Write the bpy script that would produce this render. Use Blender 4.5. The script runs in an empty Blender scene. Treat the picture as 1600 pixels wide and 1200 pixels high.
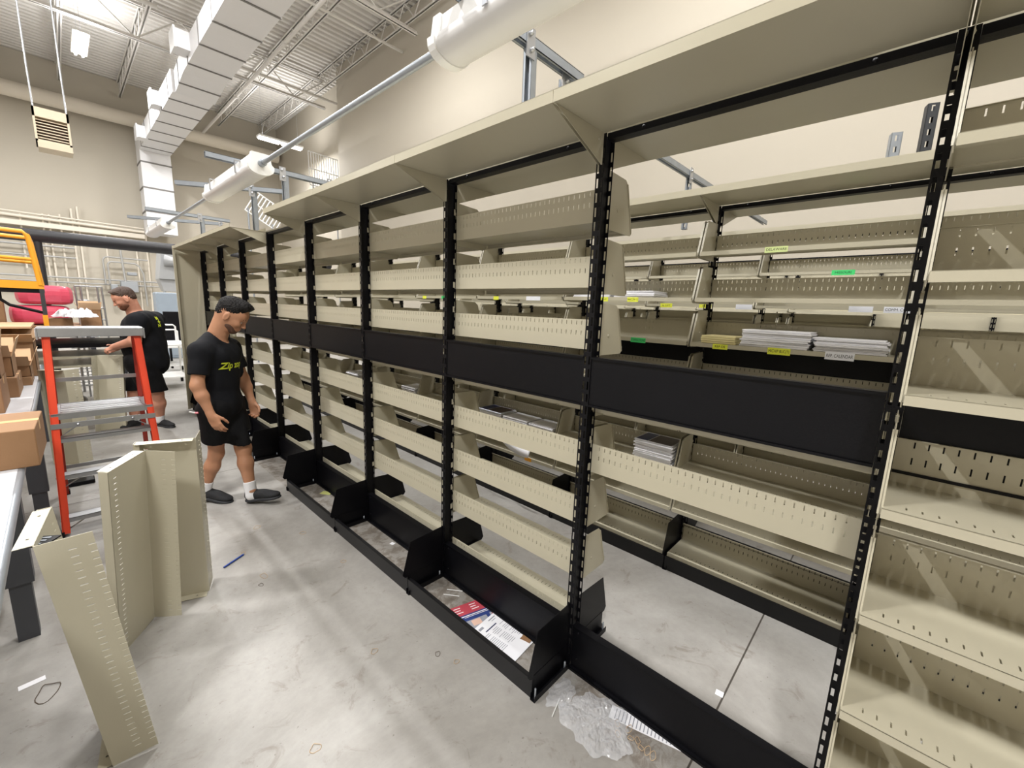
import bpy, math, random
import numpy as np
from mathutils import Vector, Matrix
random.seed(7)
R = math.radians
SC = bpy.context.scene
COL = SC.collection

# ---------------------------------------------------------------- camera, world, lights, exposure
cd = bpy.data.cameras.new('camera'); cam = bpy.data.objects.new('camera', cd); COL.objects.link(cam)
A_, B_, C_ = .823712, -.175082, .0373196
fw = Vector((math.sin(A_)*math.cos(B_), math.cos(A_)*math.cos(B_), math.sin(B_)))
rt = Vector((math.cos(A_), -math.sin(A_), 0)); up = rt.cross(fw)
rx = rt*math.cos(C_)+up*math.sin(C_); ux = -rt*math.sin(C_)+up*math.cos(C_)
cam.matrix_world = Matrix(((rx.x, ux.x, -fw.x, 0), (rx.y, ux.y, -fw.y, 0), (rx.z, ux.z, -fw.z, 1.583), (0, 0, 0, 1)))
cd.sensor_fit = 'HORIZONTAL'; cd.sensor_width = 36; cd.lens = 36*652.69/1600; cd.clip_start = .05; cd.clip_end = 200
SC.camera = cam
SC.view_settings.view_transform = 'Standard'; SC.view_settings.look = 'None'
SC.view_settings.gamma = 1; SC.view_settings.use_curve_mapping = False
SC.view_settings.exposure = -0.05
W = bpy.data.worlds.new('world'); SC.world = W; W.use_nodes = True
W.node_tree.nodes['Background'].inputs[0].default_value = (.95, .97, 1, 1)
W.node_tree.nodes['Background'].inputs[1].default_value = .25

def area_light(name, loc, sx, sy, power, col=(1, .99, .985), rot=(0, 0, 0), parent=None):
    l = bpy.data.lights.new(name, 'AREA'); l.shape = 'RECTANGLE'; l.size = sx; l.size_y = sy; l.energy = power; l.color = col
    o = bpy.data.objects.new(name, l); COL.objects.link(o); o.location = loc; o.rotation_euler = rot
    if parent: o.parent = parent
    return o
# high bay lamps under the roof: x, y, z, watts (fixtures themselves are built further down)
HIGH_BAYS = [(1.08, 16.85, 8.0, 430, 'twin tube lamp glaring under the roof at the upper left'), (6.2, 17.8, 7.3, 340, 'bright twin tube lamp seen behind the grey conduit'),
             (-3.6, 16.8, 7.6, 480, 'high bay lamp left of the picture, above the far wall end'), (-3.2, 10.2, 7.6, 300, 'high bay lamp left of the picture, above the pink foam'),
             (1.5, 10.2, 8.4, 260, 'high bay lamp above the picture, over the far end of the front row'), (4.6, 8.6, 8.2, 190, 'high bay lamp above the picture, over the rear rows'),
             (-3.2, 4.4, 7.2, 420, 'high bay lamp left of the picture, above the work table'), (1.95, 4.0, 8.3, 300, 'high bay lamp straight above the walking man'), (4.4, 2.2, 8.0, 200, 'high bay lamp above the second and third rows'),
             (-3.0, -1.2, 7.2, 480, 'high bay lamp behind the camera on the left'), (1.95, -1.6, 8.3, 300, 'high bay lamp behind the camera over the aisle'), (4.6, -4.0, 7.6, 190, 'high bay lamp behind the camera on the right')]

# ---------------------------------------------------------------- helpers
def lin(c):
    return tuple((x/255/12.92 if x/255 <= .04045 else ((x/255+.055)/1.055)**2.4) for x in c)
class MB:
    """collects shapes into one mesh"""
    def __init__(s): s.v = []; s.f = []; s.m = []; s.sm = []
    def add(s, vs, fs, mi=0, smooth=False):
        b = len(s.v); s.v += [tuple(v) for v in vs]
        for f in fs: s.f.append(tuple(b+i for i in f)); s.m.append(mi); s.sm.append(smooth)
        return s
    def box(s, x0, x1, y0, y1, z0, z1, mi=0, M=None):
        vs = [Vector((x, y, z)) for z in (z0, z1) for y in (y0, y1) for x in (x0, x1)]
        if M: vs = [M @ v for v in vs]
        return s.add(vs, [(0, 2, 3, 1), (4, 5, 7, 6), (0, 1, 5, 4), (1, 3, 7, 5), (3, 2, 6, 7), (2, 0, 4, 6)], mi)
    def bevbox(s, x0, x1, y0, y1, z0, z1, b=.01, mi=0, M=None):
        # box with rounded edges: a few inset rings
        vs = []; fs = []
        rings = [(0, b, z0), (0, .3*b, z0+.3*b), (0, 0, z0+b), (0, 0, z1-b), (0, .3*b, z1-.3*b), (0, b, z1)]
        n = 8
        for _, i, z in rings:
            X0, X1, Y0, Y1 = x0+i, x1-i, y0+i, y1-i; c = b
            vs += [Vector(p) for p in [(X0+c, Y0, z), (X1-c, Y0, z), (X1, Y0+c, z), (X1, Y1-c, z), (X1-c, Y1, z), (X0+c, Y1, z), (X0, Y1-c, z), (X0, Y0+c, z)]]
        for r in range(5):
            for k in range(n): fs.append((r*n+k, r*n+(k+1) % n, (r+1)*n+(k+1) % n, (r+1)*n+k))
        fs.append(tuple(range(n-1, -1, -1))); fs.append(tuple(5*n+k for k in range(n)))
        if M: vs = [M @ v for v in vs]
        return s.add(vs, fs, mi)
    def prism(s, poly, axis, a, b, mi=0, M=None):
        # poly: 2D points in the plane normal to axis; (x:(y,z), y:(x,z), z:(x,y))
        def P(u, w, t): return Vector({'x': (t, u, w), 'y': (u, t, w), 'z': (u, w, t)}[axis])
        n = len(poly); vs = [P(u, w, a) for u, w in poly]+[P(u, w, b) for u, w in poly]
        if M: vs = [M @ v for v in vs]
        fs = [tuple(range(n)), tuple(range(2*n-1, n-1, -1))]+[(i, n+i, n+(i+1) % n, (i+1) % n) for i in range(n)]
        return s.add(vs, fs, mi)
    def tube(s, pts, r, seg=10, mi=0, closed=False, cap=True):
        pts = [Vector(p) for p in pts]; n = len(pts); rs = r if isinstance(r, (list, tuple)) else [r]*n
        vs = []; prev = None
        for i, p in enumerate(pts):
            if closed: t = pts[(i+1) % n]-pts[i-1]
            else: t = pts[min(i+1, n-1)]-pts[max(i-1, 0)]
            t.normalize()
            if prev is None: a = t.orthogonal().normalized()
            else:
                a = prev-t*prev.dot(t)
                a = a.normalized() if a.length > 1e-6 else t.orthogonal().normalized()
            prev = a; b = t.cross(a)
            vs += [p+(a*math.cos(q)+b*math.sin(q))*rs[i] for q in [2*math.pi*k/seg for k in range(seg)]]
        fs = []
        for i in range(n if closed else n-1):
            j = (i+1) % n
            for k in range(seg): fs.append((i*seg+k, i*seg+(k+1) % seg, j*seg+(k+1) % seg, j*seg+k))
        s.add(vs, fs, mi, True)
        if cap and not closed:
            s.add(vs[:seg], [tuple(range(seg-1, -1, -1))], mi); s.add(vs[-seg:], [tuple(range(seg))], mi)
        return s
    def lathe(s, prof, c, axis=Vector((0, 0, 1)), seg=20, mi=0):
        axis = Vector(axis).normalized(); a = axis.orthogonal().normalized(); b = axis.cross(a); c = Vector(c)
        vs = [c+axis*h+(a*math.cos(q)+b*math.sin(q))*r for r, h in prof for q in [2*math.pi*k/seg for k in range(seg)]]
        fs = [(i*seg+k, i*seg+(k+1) % seg, (i+1)*seg+(k+1) % seg, (i+1)*seg+k) for i in range(len(prof)-1) for k in range(seg)]
        return s.add(vs, fs, mi, True)
    def ball(s, c, r, mi=0, seg=12):
        rr = r if isinstance(r, (tuple, list)) else (r, r, r); c = Vector(c); vs = []; fs = []
        n = seg//2
        for i in range(n+1):
            th = math.pi*i/n
            for k in range(seg):
                q = 2*math.pi*k/seg
                vs.append(c+Vector((rr[0]*math.sin(th)*math.cos(q), rr[1]*math.sin(th)*math.sin(q), rr[2]*math.cos(th))))
        for i in range(n):
            for k in range(seg): fs.append((i*seg+k, (i+1)*seg+k, (i+1)*seg+(k+1) % seg, i*seg+(k+1) % seg))
        return s.add(vs, fs, mi, True)
    def plate(s, o, U, V, t, ulen, vlen, holes=(), mi=0):
        """sheet of thickness t spanned by unit vectors U, V with rectangular holes cut through"""
        o = Vector(o); U = Vector(U); V = Vector(V); N = U.cross(V)*t
        us = sorted({0., ulen}|{h[0] for h in holes}|{h[1] for h in holes}); ws = sorted({0., vlen}|{h[2] for h in holes}|{h[3] for h in holes})
        hs = {(us.index(u0), ws.index(w0)) for (a, b, c, d) in holes for u0 in us if a <= u0 < b for w0 in ws if c <= w0 < d}
        nu, nw = len(us), len(ws); vs = []
        for off in (Vector((0, 0, 0)), N):
            for w in ws:
                for u in us: vs.append(o+U*u+V*w+off)
        I = lambda k, i, j: k*nu*nw+j*nu+i
        fs = []
        solid = lambda i, j: 0 <= i < nu-1 and 0 <= j < nw-1 and (i, j) not in hs
        for j in range(nw-1):
            for i in range(nu-1):
                if not solid(i, j): continue
                fs.append((I(0, i, j), I(0, i, j+1), I(0, i+1, j+1), I(0, i+1, j))); fs.append((I(1, i, j), I(1, i+1, j), I(1, i+1, j+1), I(1, i, j+1)))
                if not solid(i-1, j): fs.append((I(0, i, j), I(1, i, j), I(1, i, j+1), I(0, i, j+1)))
                if not solid(i+1, j): fs.append((I(0, i+1, j), I(0, i+1, j+1), I(1, i+1, j+1), I(1, i+1, j)))
                if not solid(i, j-1): fs.append((I(0, i, j), I(0, i+1, j), I(1, i+1, j), I(1, i, j)))
                if not solid(i, j+1): fs.append((I(0, i, j+1), I(1, i, j+1), I(1, i+1, j+1), I(0, i+1, j+1)))
        return s.add(vs, fs, mi)
    def mesh(s, name, mats):
        me = bpy.data.meshes.new(name); me.from_pydata(s.v, [], s.f)
        for m in (mats if isinstance(mats, (list, tuple)) else [mats]): me.materials.append(m)
        me.polygons.foreach_set('material_index', s.m); me.polygons.foreach_set('use_smooth', s.sm); me.update()
        return me
    def build(s, name, mats, parent=None, loc=(0, 0, 0), rot=(0, 0, 0)):
        return link(name, s.mesh(name, mats), parent, loc, rot)
def link(name, me, parent=None, loc=(0, 0, 0), rot=(0, 0, 0)):
    o = bpy.data.objects.new(name, me); COL.objects.link(o); o.location = loc; o.rotation_euler = rot
    if parent: o.parent = parent
    return o
def tag(o, label, cat, group=None, kind=None):
    o['label'] = label; o['category'] = cat
    if group: o['group'] = group
    if kind: o['kind'] = kind
    return o
def empty(name, loc=(0, 0, 0), rz=0, label=None, cat=None, group=None):
    o = bpy.data.objects.new(name, None); COL.objects.link(o); o.location = loc; o.rotation_euler = (0, 0, rz); o.empty_display_size = .05
    if label: tag(o, label, cat, group)
    return o
def struct(o): o['kind'] = 'structure'; return o
def settle(r):
    # parts built in room coordinates under an Empty that stands at the thing's base
    for ch in r.children: ch.matrix_parent_inverse = Matrix.Translation(-Vector(r.location))
def copy_tree(o, parent=None):
    c = o.copy(); COL.objects.link(c); c.parent = parent
    for ch in list(o.children): copy_tree(ch, c)
    return c

# ---------------------------------------------------------------- materials
def mat(name, col, rough=.5, metal=0, spec=.5, var=0, scale=8, bump=0, bscale=80, emit=None, estr=0, coat=0, alpha=1, trans=0):
    m = bpy.data.materials.new(name); m.use_nodes = True; nt = m.node_tree; b = nt.nodes['Principled BSDF']
    c = lin(col)
    b.inputs['Base Color'].default_value = (*c, 1); b.inputs['Roughness'].default_value = rough; b.inputs['Metallic'].default_value = metal
    b.inputs['Specular IOR Level'].default_value = spec; b.inputs['Coat Weight'].default_value = coat
    b.inputs['Alpha'].default_value = alpha; b.inputs['Transmission Weight'].default_value = trans
    tc = nt.nodes.new('ShaderNodeTexCoord')
    if var:
        n = nt.nodes.new('ShaderNodeTexNoise'); n.inputs['Scale'].default_value = scale; n.inputs['Detail'].default_value = 5
        nt.links.new(tc.outputs['Object'], n.inputs['Vector'])
        mx = nt.nodes.new('ShaderNodeMix'); mx.data_type = 'RGBA'
        mx.inputs[6].default_value = (*[x*(1-var) for x in c], 1); mx.inputs[7].default_value = (*[min(1, x*(1+var)) for x in c], 1)
        nt.links.new(n.outputs['Fac'], mx.inputs[0]); nt.links.new(mx.outputs[2], b.inputs['Base Color'])
    if bump:
        n2 = nt.nodes.new('ShaderNodeTexNoise'); n2.inputs['Scale'].default_value = bscale; n2.inputs['Detail'].default_value = 4
        nt.links.new(tc.outputs['Object'], n2.inputs['Vector'])
        bp = nt.nodes.new('ShaderNodeBump'); bp.inputs['Strength'].default_value = bump; bp.inputs['Distance'].default_value = .01
        nt.links.new(n2.outputs['Fac'], bp.inputs['Height']); nt.links.new(bp.outputs[0], b.inputs['Normal'])
    if emit: b.inputs['Emission Color'].default_value = (*lin(emit), 1); b.inputs['Emission Strength'].default_value = estr
    return m
TAN = mat('putty_enamel', (184, 178, 157), .30, var=.04, scale=5, bump=.03, bscale=250)
BLK = mat('black_enamel', (11, 11, 15), .42, spec=.2, var=.25, scale=6, bump=.05, bscale=200)
DKG = mat('dark_grey_enamel', (52, 53, 56), .45, var=.15)
GALV = mat('galvanised_steel', (150, 156, 163), .42, .55, var=.18, scale=18)
GDARK = mat('channel_inside', (58, 60, 64), .5, .4)
WHITE = mat('white_enamel', (228, 228, 226), .4, var=.02)
DIFF = mat('frosted_diffuser', (214, 213, 212), .35, var=.02)
ROOFW = mat('roof_paint', (216, 213, 208), .6, var=.04)
WALLM = mat('wall_paint', (184, 177, 163), .75, var=.035, scale=.6, bump=.05, bscale=60)
PAPER = mat('paper', (232, 232, 236), .6, var=.03)
CARD = mat('cardboard', (138, 104, 72), .8, var=.07, scale=6, bump=.05)
CARDL = mat('cardboard_flap', (184, 152, 118), .8, var=.05, scale=6)
ALU = mat('aluminium', (160, 162, 165), .34, .75, var=.08, scale=20)
STEEL = mat('zinc_wire', (180, 182, 186), .3, .8)
GLOW = mat('lamp_tube', (255, 250, 242), .5, emit=(255, 247, 235), estr=14)

def floor_material():
    m = bpy.data.materials.new('polished_concrete'); m.use_nodes = True; nt = m.node_tree; L = nt.links
    b = nt.nodes['Principled BSDF']; tc = nt.nodes.new('ShaderNodeTexCoord')
    def noise(scale, det=6, rough=.6, vec=None, dist=0):
        n = nt.nodes.new('ShaderNodeTexNoise'); n.inputs['Scale'].default_value = scale; n.inputs['Detail'].default_value = det
        n.inputs['Roughness'].default_value = rough; n.inputs['Distortion'].default_value = dist
        L.new(vec or tc.outputs['Object'], n.inputs['Vector']); return n.outputs['Fac']
    def ramp(f, stops):
        r = nt.nodes.new('ShaderNodeValToRGB'); cr = r.color_ramp
        while len(cr.elements) < len(stops): cr.elements.new(.5)
        for e, (p, c) in zip(cr.elements, stops): e.position = p; e.color = (*c, 1)
        L.new(f, r.inputs[0]); return r.outputs[0]
    def mix(a, c2, f, mode='MULTIPLY'):
        x = nt.nodes.new('ShaderNodeMix'); x.data_type = 'RGBA'; x.blend_type = mode
        if isinstance(f, float): x.inputs[0].default_value = f
        else: L.new(f, x.inputs[0])
        L.new(a, x.inputs[6])
        if isinstance(c2, tuple): x.inputs[7].default_value = (*c2, 1)
        else: L.new(c2, x.inputs[7])
        return x.outputs[2]
    def math_(op, a, c2=None):
        n = nt.nodes.new('ShaderNodeMath'); n.operation = op; n.use_clamp = False
        for i, q in enumerate((a, c2)):
            if q is None: continue
            if isinstance(q, (int, float)): n.inputs[i].default_value = q
            else: L.new(q, n.inputs[i])
        return n.outputs[0]
    base = ramp(noise(.7, 8, .65, dist=.6), [(.3, lin((128, 124, 118))), (.5, lin((156, 153, 148))), (.7, lin((176, 174, 170)))])
    fine = ramp(noise(26, 8, .7), [(.3, (.86, .86, .86)), (.6, (1, 1, 1))]); c = mix(base, fine, .7)
    spots = ramp(noise(5.5, 9, .7, dist=1.5), [(.32, (.60, .54, .48)), (.42, (1, 1, 1))]); c = mix(c, spots, .6)
    specks = ramp(noise(60, 3, .5), [(.26, (.45, .42, .38)), (.31, (1, 1, 1))]); c = mix(c, specks, .6)
    sep = nt.nodes.new('ShaderNodeSeparateXYZ'); L.new(tc.outputs['Object'], sep.inputs[0])
    # dirt left under the base shelves of the front row: brown blotches inside the strip they covered
    mx1 = math_('LESS_THAN', math_('ABSOLUTE', math_('SUBTRACT', sep.outputs[0], 1.31)), .125)
    my1 = math_('LESS_THAN', math_('ABSOLUTE', math_('SUBTRACT', sep.outputs[1], 4.12)), 3.19)
    inside = math_('MULTIPLY', mx1, my1)
    grime = ramp(noise(15, 9, .7, dist=.5), [(.47, (1, 1, 1)), (.54, (.60, .54, .48)), (.66, (.40, .34, .29))])
    c = mix(c, grime, math_('MULTIPLY', inside, .75))
    c = mix(c, (.86, .83, .79), math_('MULTIPLY', inside, .6))
    def fall(o, cc, rad):
        n = nt.nodes.new('ShaderNodeMapRange'); n.interpolation_type = 'SMOOTHSTEP'
        L.new(math_('ABSOLUTE', math_('SUBTRACT', o, cc)), n.inputs[0]); n.inputs[1].default_value = rad; n.inputs[2].default_value = rad*.3; n.inputs[3].default_value = 0; n.inputs[4].default_value = 1
        return n.outputs[0]
    near = math_('MULTIPLY', fall(sep.outputs[0], 1.33, .17), fall(sep.outputs[1], .62, .36))
    g2 = ramp(noise(17, 9, .8, dist=.8), [(.44, (1, 1, 1)), (.54, (.55, .48, .42)), (.64, (.36, .29, .24))]); c = mix(c, g2, math_('MULTIPLY', near, .8))
    # sawn control joints
    jy = math_('LESS_THAN', math_('ABSOLUTE', math_('SUBTRACT', math_('FRACT', math_('DIVIDE', math_('ADD', sep.outputs[1], 3.76+.0), 4.1)), .5)), .0008)
    jy = math_('LESS_THAN', math_('ABSOLUTE', math_('SUBTRACT', math_('FRACT', math_('ADD', math_('DIVIDE', math_('SUBTRACT', sep.outputs[1], .34), 4.12), .5)), .5)), .0009)
    jx = math_('LESS_THAN', math_('ABSOLUTE', math_('SUBTRACT', math_('FRACT', math_('ADD', math_('DIVIDE', math_('SUBTRACT', sep.outputs[0], -1.9), 4.6), .5)), .5)), .0007)
    c = mix(c, (.22, .2, .18), math_('MAXIMUM', jy, jx))
    L.new(c, b.inputs['Base Color'])
    rr = nt.nodes.new('ShaderNodeMapRange'); L.new(noise(1.3, 5), rr.inputs[0]); rr.inputs[3].default_value = .32; rr.inputs[4].default_value = .6
    L.new(rr.outputs[0], b.inputs['Roughness'])
    bp = nt.nodes.new('ShaderNodeBump'); bp.inputs['Strength'].default_value = .06; L.new(noise(40, 6), bp.inputs['Height']); L.new(bp.outputs[0], b.inputs['Normal'])
    return m

# ---------------------------------------------------------------- room shell
CZ = 9.44; XR = 7.25; XR2 = 7.75; YC = 15.4; YF = 22.8; XL = -9.0; YB = -7.0
struct(MB().box(XL, XR2+.3, YB, YF+.3, -.2, 0).build('floor', floor_material()))
def wall(name, x0, x1, y0, y1, z0=0, z1=CZ): return struct(MB().box(x0, x1, y0, y1, z0, z1).build(name, WALLM))
wall('wall_right', XR, XR2+.3, YB, YC); wall('wall_right_far', XR2, XR2+.3, YC, YF); wall('wall_far', XL, XR2+.3, YF, YF+.3)
wall('wall_left', XL-.3, XL, YB, YF); wall('wall_rear', XL, XR2+.3, YB-.3, YB)
# corrugated roof deck, ribs running across the rows
mb = MB(); p = .23; y = YB; prof = []
while y < YF:
    prof += [(y, CZ), (y+.10, CZ), (y+.125, CZ+.07), (y+.205, CZ+.07)]; y += p
prof.append((y, CZ))
n = len(prof); vs = [(XL, a, b) for a, b in prof]+[(XR2+.3, a, b) for a, b in prof]
mb.add(vs, [(i, i+1, n+i+1, n+i) for i in range(n-1)]); mb.box(XL, XR2+.3, YB, YF, CZ+.08, CZ+.2)
struct(mb.build('ceiling', ROOFW))
# ---------------------------------------------------------------- shelving rows
S = .9143; Y0 = .908; PX = 1.415; TOPZ = 2.225
LEV = [1.94, 1.69, 1.44, 1.187, .925, .668, .412, .112]
LEVN = ['top', 'second', 'third', 'fourth', 'fifth', 'sixth', 'seventh', 'base']
def yk(k): return Y0+k*S
HL = .446  # half length of a shelf
# post: H section sheet steel with two columns of slots in each flange
mb = MB(); sl = []
z = .06
while z < 2.18:
    sl += [(.0045, .0125, z, z+.033), (.0235, .0315, z, z+.033)]; z += .0508
mb.plate((0, -.018, 0), (0, 1, 0), (0, 0, 1), .002, .036, TOPZ, sl); mb.plate((.058, -.018, 0), (0, 1, 0), (0, 0, 1), .002, .036, TOPZ, sl)
mb.box(.002, .058, -.0012, .0012, 0, TOPZ)
POST = mb.mesh('post', BLK)
# cantilever shelf: slotted back plate, pan, front lip (local x points away from the posts)
slots1 = []
for i in range(33):
    u = .446-16*.0254+i*.0254
    slots1 += [(u-.0016, u+.0016, .108, .124), (u-.0016, u+.0016, .066, .084)]
mb = MB()
mb.plate((0, HL, -.006), (0, -1, 0), (0, 0, 1), .0016, 2*HL, .122, [(a, b, c-.008, d-.008) for a, b, c, d in slots1])
slots2 = []
for i in range(33):
    u = .446-16*.0254+i*.0254
    slots2 += [(u-.0016, u+.0016, .186, .204)]
mb.plate((0, -HL, -.0016), (0, 1, 0), (1, 0, 0), -.0016, 2*HL, .232, slots2)
mb.box(.2304, .232, -HL, HL, -.021, 0); mb.box(.214, .232, -HL, HL, -.0226, -.021); mb.box(0, .006, -HL, HL, .1145, .116)
PAN = mb.mesh('shelf_pan', TAN)
def bracket_mesh():
    mb = MB(); poly = [(0, -.03), (.215, -.03), (.222, -.018), (.165, .165), (.15, .178), (0, .185)]
    mb.prism(poly, 'y', -.001, .001)
    mb.lathe([(0, .0035), (.006, .003), (.008, 0)], (.10, 0, .05), (0, 1, 0), 8); mb.lathe([(0, .0035), (.006, .003), (.008, 0)], (.10, 0, .05), (0, -1, 0), 8)
    d_ = [(.215, -.03), (.222, -.018), (.165, .165)]
    mb.prism([(.222, -.018), (.165, .165), (.162, .164), (.219, -.018)], 'y', -.0045, .0045)
    mb.box(-.012, 0, -.001, .001, .12, .15); mb.box(-.012, 0, -.001, .001, 0, .03)
    return mb.mesh('end_bracket', TAN)
BRK = bracket_mesh()
ROWN = {'A': 'front row', 'B': 'second row', 'C': 'third row', 'D': 'fourth row', 'E': 'fifth row'}
ORD = ['first', 'second', 'third', 'fourth', 'fifth', 'sixth', 'seventh', 'eighth', 'ninth', 'tenth']
def bay_name(k):
    if k == -3: return 'bay beyond the right edge'
    if k == -2: return 'bay at the right edge'
    if k == -1: return 'wide bay at the right'
    return ORD[k]+' bay left of that'.replace('left of that', 'leftward')
proto = {}
def shelf(row, rowx, k, lv, side, y0=0.0, far=True):
    """side -1: towards the camera aisle, +1: away from it"""
    nm = 'slotted_shelf'
    r = empty(nm, (rowx+(.0602 if side > 0 else 0), yk(k)+S/2+y0, LEV[lv]), 0 if side > 0 else math.pi)
    if lv == 7: lab = 'putty slotted base shelf, %s, %s' % (ROWN[row], bay_name(k))
    else: lab = 'putty slotted shelf, %s level, %s, %s' % (LEVN[lv], ROWN[row], bay_name(k))
    if row in 'AB': lab += ', far face' if side > 0 else ', near face'
    tag(r, lab, 'shelf', 'slotted putty shelves in the %s' % ROWN[row])
    link('shelf_pan', PAN, r)
    if lv != 7:
        for s in (-1, 1): link('end_bracket', BRK, r, (0, s*.4485, 0))
    return r
def rail_meshes(L):
    d = {}
    mb = MB(); mb.box(.004, .0056, -L, L, 1.212, 1.412); mb.box(-.004, .03, -L, L, 1.4104, 1.412); mb.box(-.004, .03, -L, L, 1.212, 1.2136); mb.box(-.004, -.0024, -L, L, 1.404, 1.412); mb.box(-.004, -.0024, -L, L, 1.212, 1.22)
    d['middle_rail'] = mb.mesh('middle_rail', BLK)
    mb = MB(); mb.box(.006, .046, -L, L, 2.203, 2.2245)
    for u in (-.3, .3): mb.lathe([(0, .004), (.006, .002), (.006, 0)], (.006, u, 2.214), (-1, 0, 0), 8)
    d['top_rail'] = mb.mesh('top_rail', BLK)
    mb = MB(); mb.box(.004, .0056, -L, L, .012, .214); mb.box(-.002, .034, -L, L, .2124, .214); mb.box(.0324, .034, -L, L, .2, .2124); mb.box(-.012, .03, -L, L, .010, .0125); mb.box(-.012, -.0105, -L, L, .0, .0125)
    for u in (-L+.03, L-.03): mb.lathe([(0, .004), (.005, .002), (.005, 0)], (.004, u, .19), (-1, 0, 0), 8); mb.lathe([(0, .004), (.005, .002), (.005, 0)], (.004, u, .06), (-1, 0, 0), 8)
    d['base_rail'] = mb.mesh('base_rail', BLK)
    return d
RAILS = rail_meshes(S/2-.0185)
def base_bracket(sgn):
    mb = MB(); pts = [(0, .315), (.222, .303), (.272, .118), (.258, .10), (.242, .10), (.242, .03), (0, .03)]
    mb.prism([(sgn*a, b) for a, b in pts], 'y', -.0012, .0012)
    mb.box(*sorted((sgn*.0, sgn*.225)), -.006, .006, .118, .122) if 0 else None
    mb.box(*sorted((sgn*.005, sgn*.25)), -.022, -.0012, .0, .004); mb.box(*sorted((sgn*.005, sgn*.25)), -.0235, -.022, .0, .028); mb.box(*sorted((sgn*.02, sgn*.235)), -.0025, -.0012, .105, .108)
    mb.box(*sorted((sgn*.0, sgn*.25)), -.0012, .0012, .0, .032)
    mb.lathe([(.004, 0), (.004, .05), (0, .05)], (sgn*.235, -.014, .004), (0, 0, 1), 8, 1); mb.lathe([(.0045, 0), (.0045, .04), (0, .04)], (sgn*.03, -.014, .004), (0, 0, 1), 8, 1)
    return mb.mesh('base_bracket', [BLK, GALV])
BBN = base_bracket(-1); BBF = base_bracket(1)
mb = MB(); L = S/2-.003
mb.box(-.242, -.2404, -L, L, 0, .088); mb.box(-.242, -.222, -L, L, .0864, .088); mb.box(-.2236, -.222, -L, L, .070, .088)
KICKN = mb.mesh('kick_plate', mat('kick_plate_enamel', (17, 17, 20), .42, spec=.4, var=.3, scale=9))
mb = MB(); mb.box(.2404, .242, -L, L, 0, .088); mb.box(.222, .242, -L, L, .0864, .088)
KICKF = mb.mesh('kick_plate', BLK)
def frame(row, rowx, k0, k1, label, midrails, kick_near, kick_far, bb_near, bb_far, y0=0.0, base=None):
    r = empty('shelving_frame', (rowx, y0, 0), 0, label, 'shelving frame')
    for k in range(k0, k1+1):
        link('post', POST, r, (0, yk(k), 0))
        if k in bb_near: link('base_bracket', BBN, r, (0, yk(k)+.003, 0))
        if k in bb_far: link('base_bracket', BBF, r, (.06, yk(k)+.003, 0))
        if k < k1:
            for nm in ('middle_rail', 'top_rail', 'base_rail'):
                if nm == 'middle_rail' and k not in midrails: continue
                if nm == 'base_rail' and base is not None and k not in base: continue
                link(nm, RAILS[nm], r, (0, yk(k)+S/2, 0))
            if k in kick_near: link('kick_plate', KICKN, r, (0, yk(k)+S/2, 0))
            if k in kick_far: link('kick_plate', KICKF, r, (.06, yk(k)+S/2, 0))
    return r
# canopy top: pan with folded edge and a triangular gusset at each end
def canopy_meshes():
    L = S/2-.0012; mb = MB()
    mb.box(0, .295, -L, L, 2.2265, 2.2282); mb.box(.2934, .295, -L, L, 2.2282, 2.262); mb.box(0, .0016, -L, L, 2.2282, 2.262)
    mb.box(.28, .295, -L, L, 2.2604, 2.262)
    pan = mb.mesh('canopy_pan', TAN)
    mb = MB(); mb.prism([(0, 2.226), (.29, 2.226), (.285, 2.2235), (.035, 2.130), (.006, 2.118), (0, 2.12)], 'y', -.0008, .0008)
    mb.lathe([(0, .004), (.006, .002), (.007, 0)], (.03, 0, 2.20), (0, 1, 0), 8)
    return pan, mb.mesh('gusset', TAN)
CPAN, CGUS = canopy_meshes()
def canopy(row, rowx, k, side, y0=0.0):
    r = empty('canopy_top', (rowx+(.06 if side > 0 else 0), yk(k)+S/2+y0, 0), 0 if side > 0 else math.pi)
    tag(r, 'putty steel canopy over the %s, %s, %s side' % (ROWN[row], bay_name(k), 'far' if side > 0 else 'aisle'), 'canopy', 'canopy tops of the %s' % ROWN[row])
    link('canopy_pan', CPAN, r)
    for s in (-1, 1): link('gusset', CGUS, r, (0, s*(S/2-.006), 0))
    return r
BX = 2.70; CX = 4.0; DX = 5.3; EX = 6.35
frame('A', PX, -2, 7, 'black slotted post frame of the front row, stripped of its near shelves', range(-2, 7), [0, 1, 2, 4, 5, 6], [0, 1, 2, 3, 4, 5, 6], [0, 1, 2, 3, 4, 5, 6, 7], [0, 1, 2, 3, 4, 5, 6, 7])
frame('B', BX, -3, 7, 'black slotted post frame of the second row, seen through the front row', range(-3, 7), range(-3, 7), range(-3, 7), range(-3, 8), range(-3, 8))
frame('C', CX, -3, 7, 'black slotted post frame of the third row, seen through two rows', range(-3, 7), range(-3, 7), [], range(-3, 8), [])
frame('D', DX, -3, 7, 'black slotted post frame of the fourth row, glimpsed between shelves', range(-3, 7), range(-3, 7), [], [], [])
frame('E', EX, -3, 7, 'black slotted post frame of the fifth row, nearest the right wall', range(-3, 7), [], [], [], [], .3)
for o in [c for c in COL.objects if c.name.startswith('shelving_frame')][4:5]:
    MB().box(.03, .032, yk(-3), yk(7), .1, 2.2).build('wall_screen', TAN, o)  # added sheet: hides the bright wall so the gaps between shelves look shaded
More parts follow.
